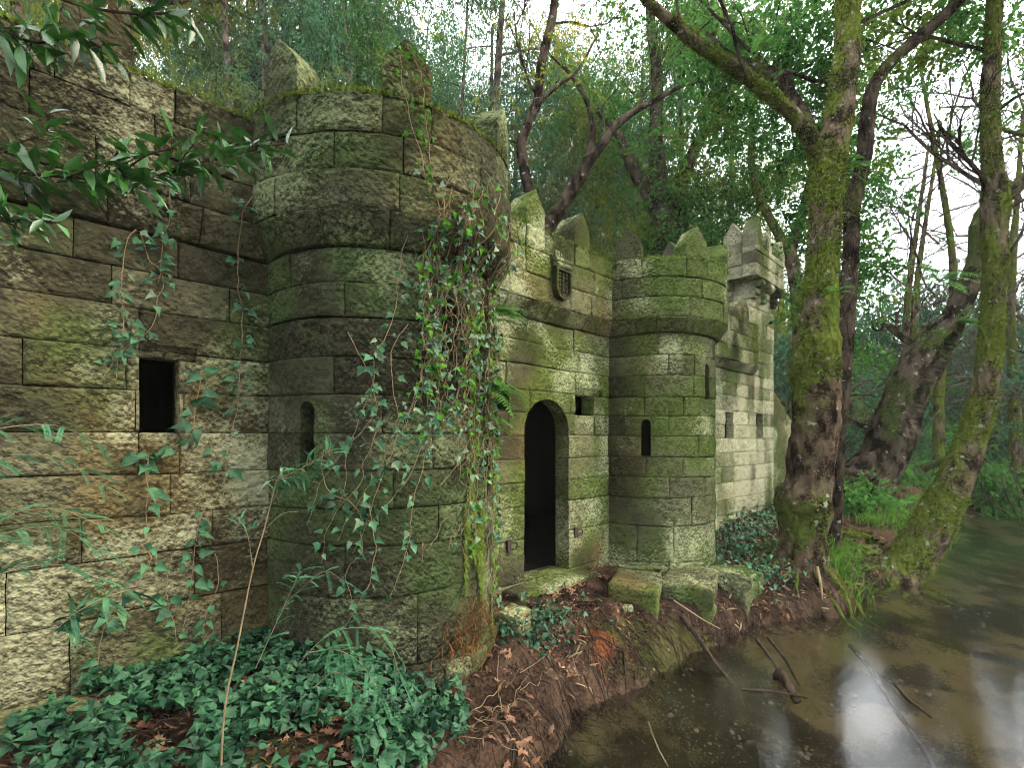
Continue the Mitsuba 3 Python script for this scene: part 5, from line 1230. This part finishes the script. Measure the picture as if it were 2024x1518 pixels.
st += spray(lb, [(.6, 2.15, 2.75), (.68, 2.13, 2.80), (.75, 2.10, 2.82)], 14, .11, 'laurel_leaf', LAUREL, 'laurel', 20, 1.1, .1)
put('stem', join(st), 'dark_stem', lb, smooth=True)
lb = thing('laurel_branch', 'leafy branch hanging into the top left corner of the picture', 'branch')
L2, L2b = [(-.11, 2.05, 2.8), (-.02, 2.01, 2.76), (.03, 1.99, 2.77), (.09, 1.96, 2.81), (.15, 1.94, 2.79)], [(.02, 1.93, 2.87), (.09, 1.93, 2.88), (.17, 1.92, 2.9), (.26, 1.91, 2.94), (.37, 1.87, 2.99)]
st = [tube(curve(L2, 30), .004, 5), tube(curve(L2b, 30), .004, 5)]
st += spray(lb, L2, 44, .10, 'laurel_leaf', LAUREL, 'laurel', 30, 1.0, .35) + spray(lb, L2b, 44, .095, 'laurel_leaf', LAUREL, 'laurel', 31, 1.0, .45)
put('stem', join(st), 'dark_stem', lb, smooth=True)
lb = thing('laurel_branch', 'small spray of pale shiny leaves at the left edge below the long branch', 'branch')
L3 = [(-.1, 1.77, 2.14), (-.06, 1.77, 2.15), (0, 1.77, 2.17), (.04, 1.77, 2.17)]
st = [tube(curve(L3, 20), .003, 5)] + spray(lb, L3, 34, .085, 'laurel_leaf', LAUREL, 'laurel', 40, .9, .3)
put('stem', join(st), 'dark_stem', lb, smooth=True)
lb = thing('acacia_branch', 'thin branch with long sickle leaves low at the left in front of the wall', 'branch')
P1 = [(-.14, 2.78, .75), (-.09, 2.79, .77), (.04, 2.72, .82), (.14, 2.67, .91), (.22, 2.65, .95), (.3, 2.63, .97)]
st = [tube(curve(P1, 30), .0025, 5)] + spray(lb, P1[2:], 26, .15, 'ivy_leaf', PHYL, 'phyl', 50, .9, .2)
put('stem', join(st), 'dry_stem', lb, smooth=True)
sp = thing('acacia_sapling', 'slim young sapling with narrow leaves in front of the near tower', 'sapling')
S1 = [(.57, 2.37, .1), (.59, 2.37, .46), (.63, 2.34, .72), (.68, 2.31, 1.04), (.72, 2.29, 1.21), (.75, 2.27, 1.36), (.77, 2.27, 1.43), (.82, 2.23, 1.46), (.91, 2.17, 1.52), (.95, 2.14, 1.56)]
st = [tube(curve(S1, 50), np.linspace(.005, .0018, 50), 6), tube(curve([(.69, 2.33, 1.03), (.67, 2.34, 1.19), (.64, 2.37, 1.27)], 14), .0015, 4), tube(curve([(.72, 2.29, 1.21), (.78, 2.25, 1.28), (.84, 2.22, 1.29)], 10), .0013, 4)]
st += spray(sp, S1[-4:], 60, .075, 'feather_leaf', PHYL, 'phyl', 60, 1.0, .15) + spray(sp, [(.74, 2.28, 1.34), (.77, 2.27, 1.43)], 9, .09, 'ivy_leaf_pale', PHYL, 'phyl', 61, 1.1, .1) + spray(sp, [(.67, 2.34, 1.19), (.64, 2.37, 1.27)], 14, .06, 'feather_leaf', PHYL, 'phyl', 62, 1.0, .2)
put('stem', join(st), 'dry_stem', sp, smooth=True)


def feathery(label, stems, seed, length=.13, n=9, mat='feather_leaf'):
    """Fronds of many tiny leaflets on arching stems."""
    r2 = np.random.default_rng(seed); h = thing('feathery_acacia', label, 'acacia')
    st = []
    for s_ in stems:
        c = curve(np.asarray(s_, float), 30); st.append(tube(c, np.linspace(.0025, .001, 30), 4))
        for k in np.linspace(6, 29, n).astype(int):
            for sg in (-1, 1):
                tan = c[min(k + 1, 29)] - c[k - 1]; tan /= np.linalg.norm(tan)
                d = np.cross(tan, [0, 0, 1]) * sg + tan * .6 + r2.normal(0, .3, 3); d /= np.linalg.norm(d)
                t = np.linspace(.08, 1, 22)[:, None]
                l = length * r2.uniform(.6, 1.2)
                rib = c[k] + d * t * l - np.array([0, 0, .25]) * t ** 2 * l
                up = r2.normal(0, .3, 3) + [0, 0, 1]; sd = np.cross(d, up); sd /= np.linalg.norm(sd)
                pts = np.vstack([rib, rib]); al = np.vstack([sd + d * .6] * 22 + [-sd + d * .6] * 22)
                M = frames(pts, al, np.tile(up, (44, 1)), l * .105)
                put('leaflet', join([bake(RHOMB, M), tube(rib, .0007, 3, False)]), mat, h)
    put('stem', join(st), 'dry_stem', h, smooth=True)


feathery('feathery acacia fronds reaching in from the left edge at mid height', [[(-.25, 2.2, 1.2 + z), (-.1, 2.2, 1.28 + z + b), (.05, 2.18, 1.30 + z + b), (.16, 2.14, 1.24 + z)] for z, b in ((.35, .0), (.22, .03), (.08, .0), (.0, .02), (-.1, .0))], 1, .12, 8)
feathery('drooping feathery acacia in front of the foot of the near tower', [[(.88, 2.35, .55), (.96, 2.24, .69), (1.05, 2.12, .75), (1.14, 2., .72), (1.17, 1.93, .57)], [(.92, 2.3, .62), (1.0, 2.2, .64), (1.06, 2.08, .6), (1.1, 2.0, .5)], [(.9, 2.2, .5), (.98, 2.15, .56), (1.05, 2.0, .5)]], 2, .12, 10)
feathery('small feathery acacia standing between the left wall and the near tower', [[(.81, 2.7, .45), (.91, 2.6, .75), (.96, 2.54, .84), (1.06, 2.46, .94), (1.13, 2.39, .89)], [(.9, 2.6, .74), (.93, 2.5, .9), (.92, 2.4, .98)]], 3, .11, 7)

# ---------------------------------------------------------------- the damp air under the trees
scene['air'] = {'type': 'homogeneous', 'albedo': {'type': 'rgb', 'value': [0.95, 0.96, 0.95]}, 'sigma_t': 0.0007}
scene['haze'] = {'type': 'cube', 'to_world': T().translate([550, 250, 21.5]).scale([1700, 1500, 23.5]), 'bsdf': {'type': 'null'}, 'interior': {'type': 'ref', 'id': 'air'}}
labels['haze'] = {'label': 'faint mist between the trees', 'kind': 'stuff', 'category': 'mist'}
scene['camera']['medium'] = {'type': 'ref', 'id': 'air'}
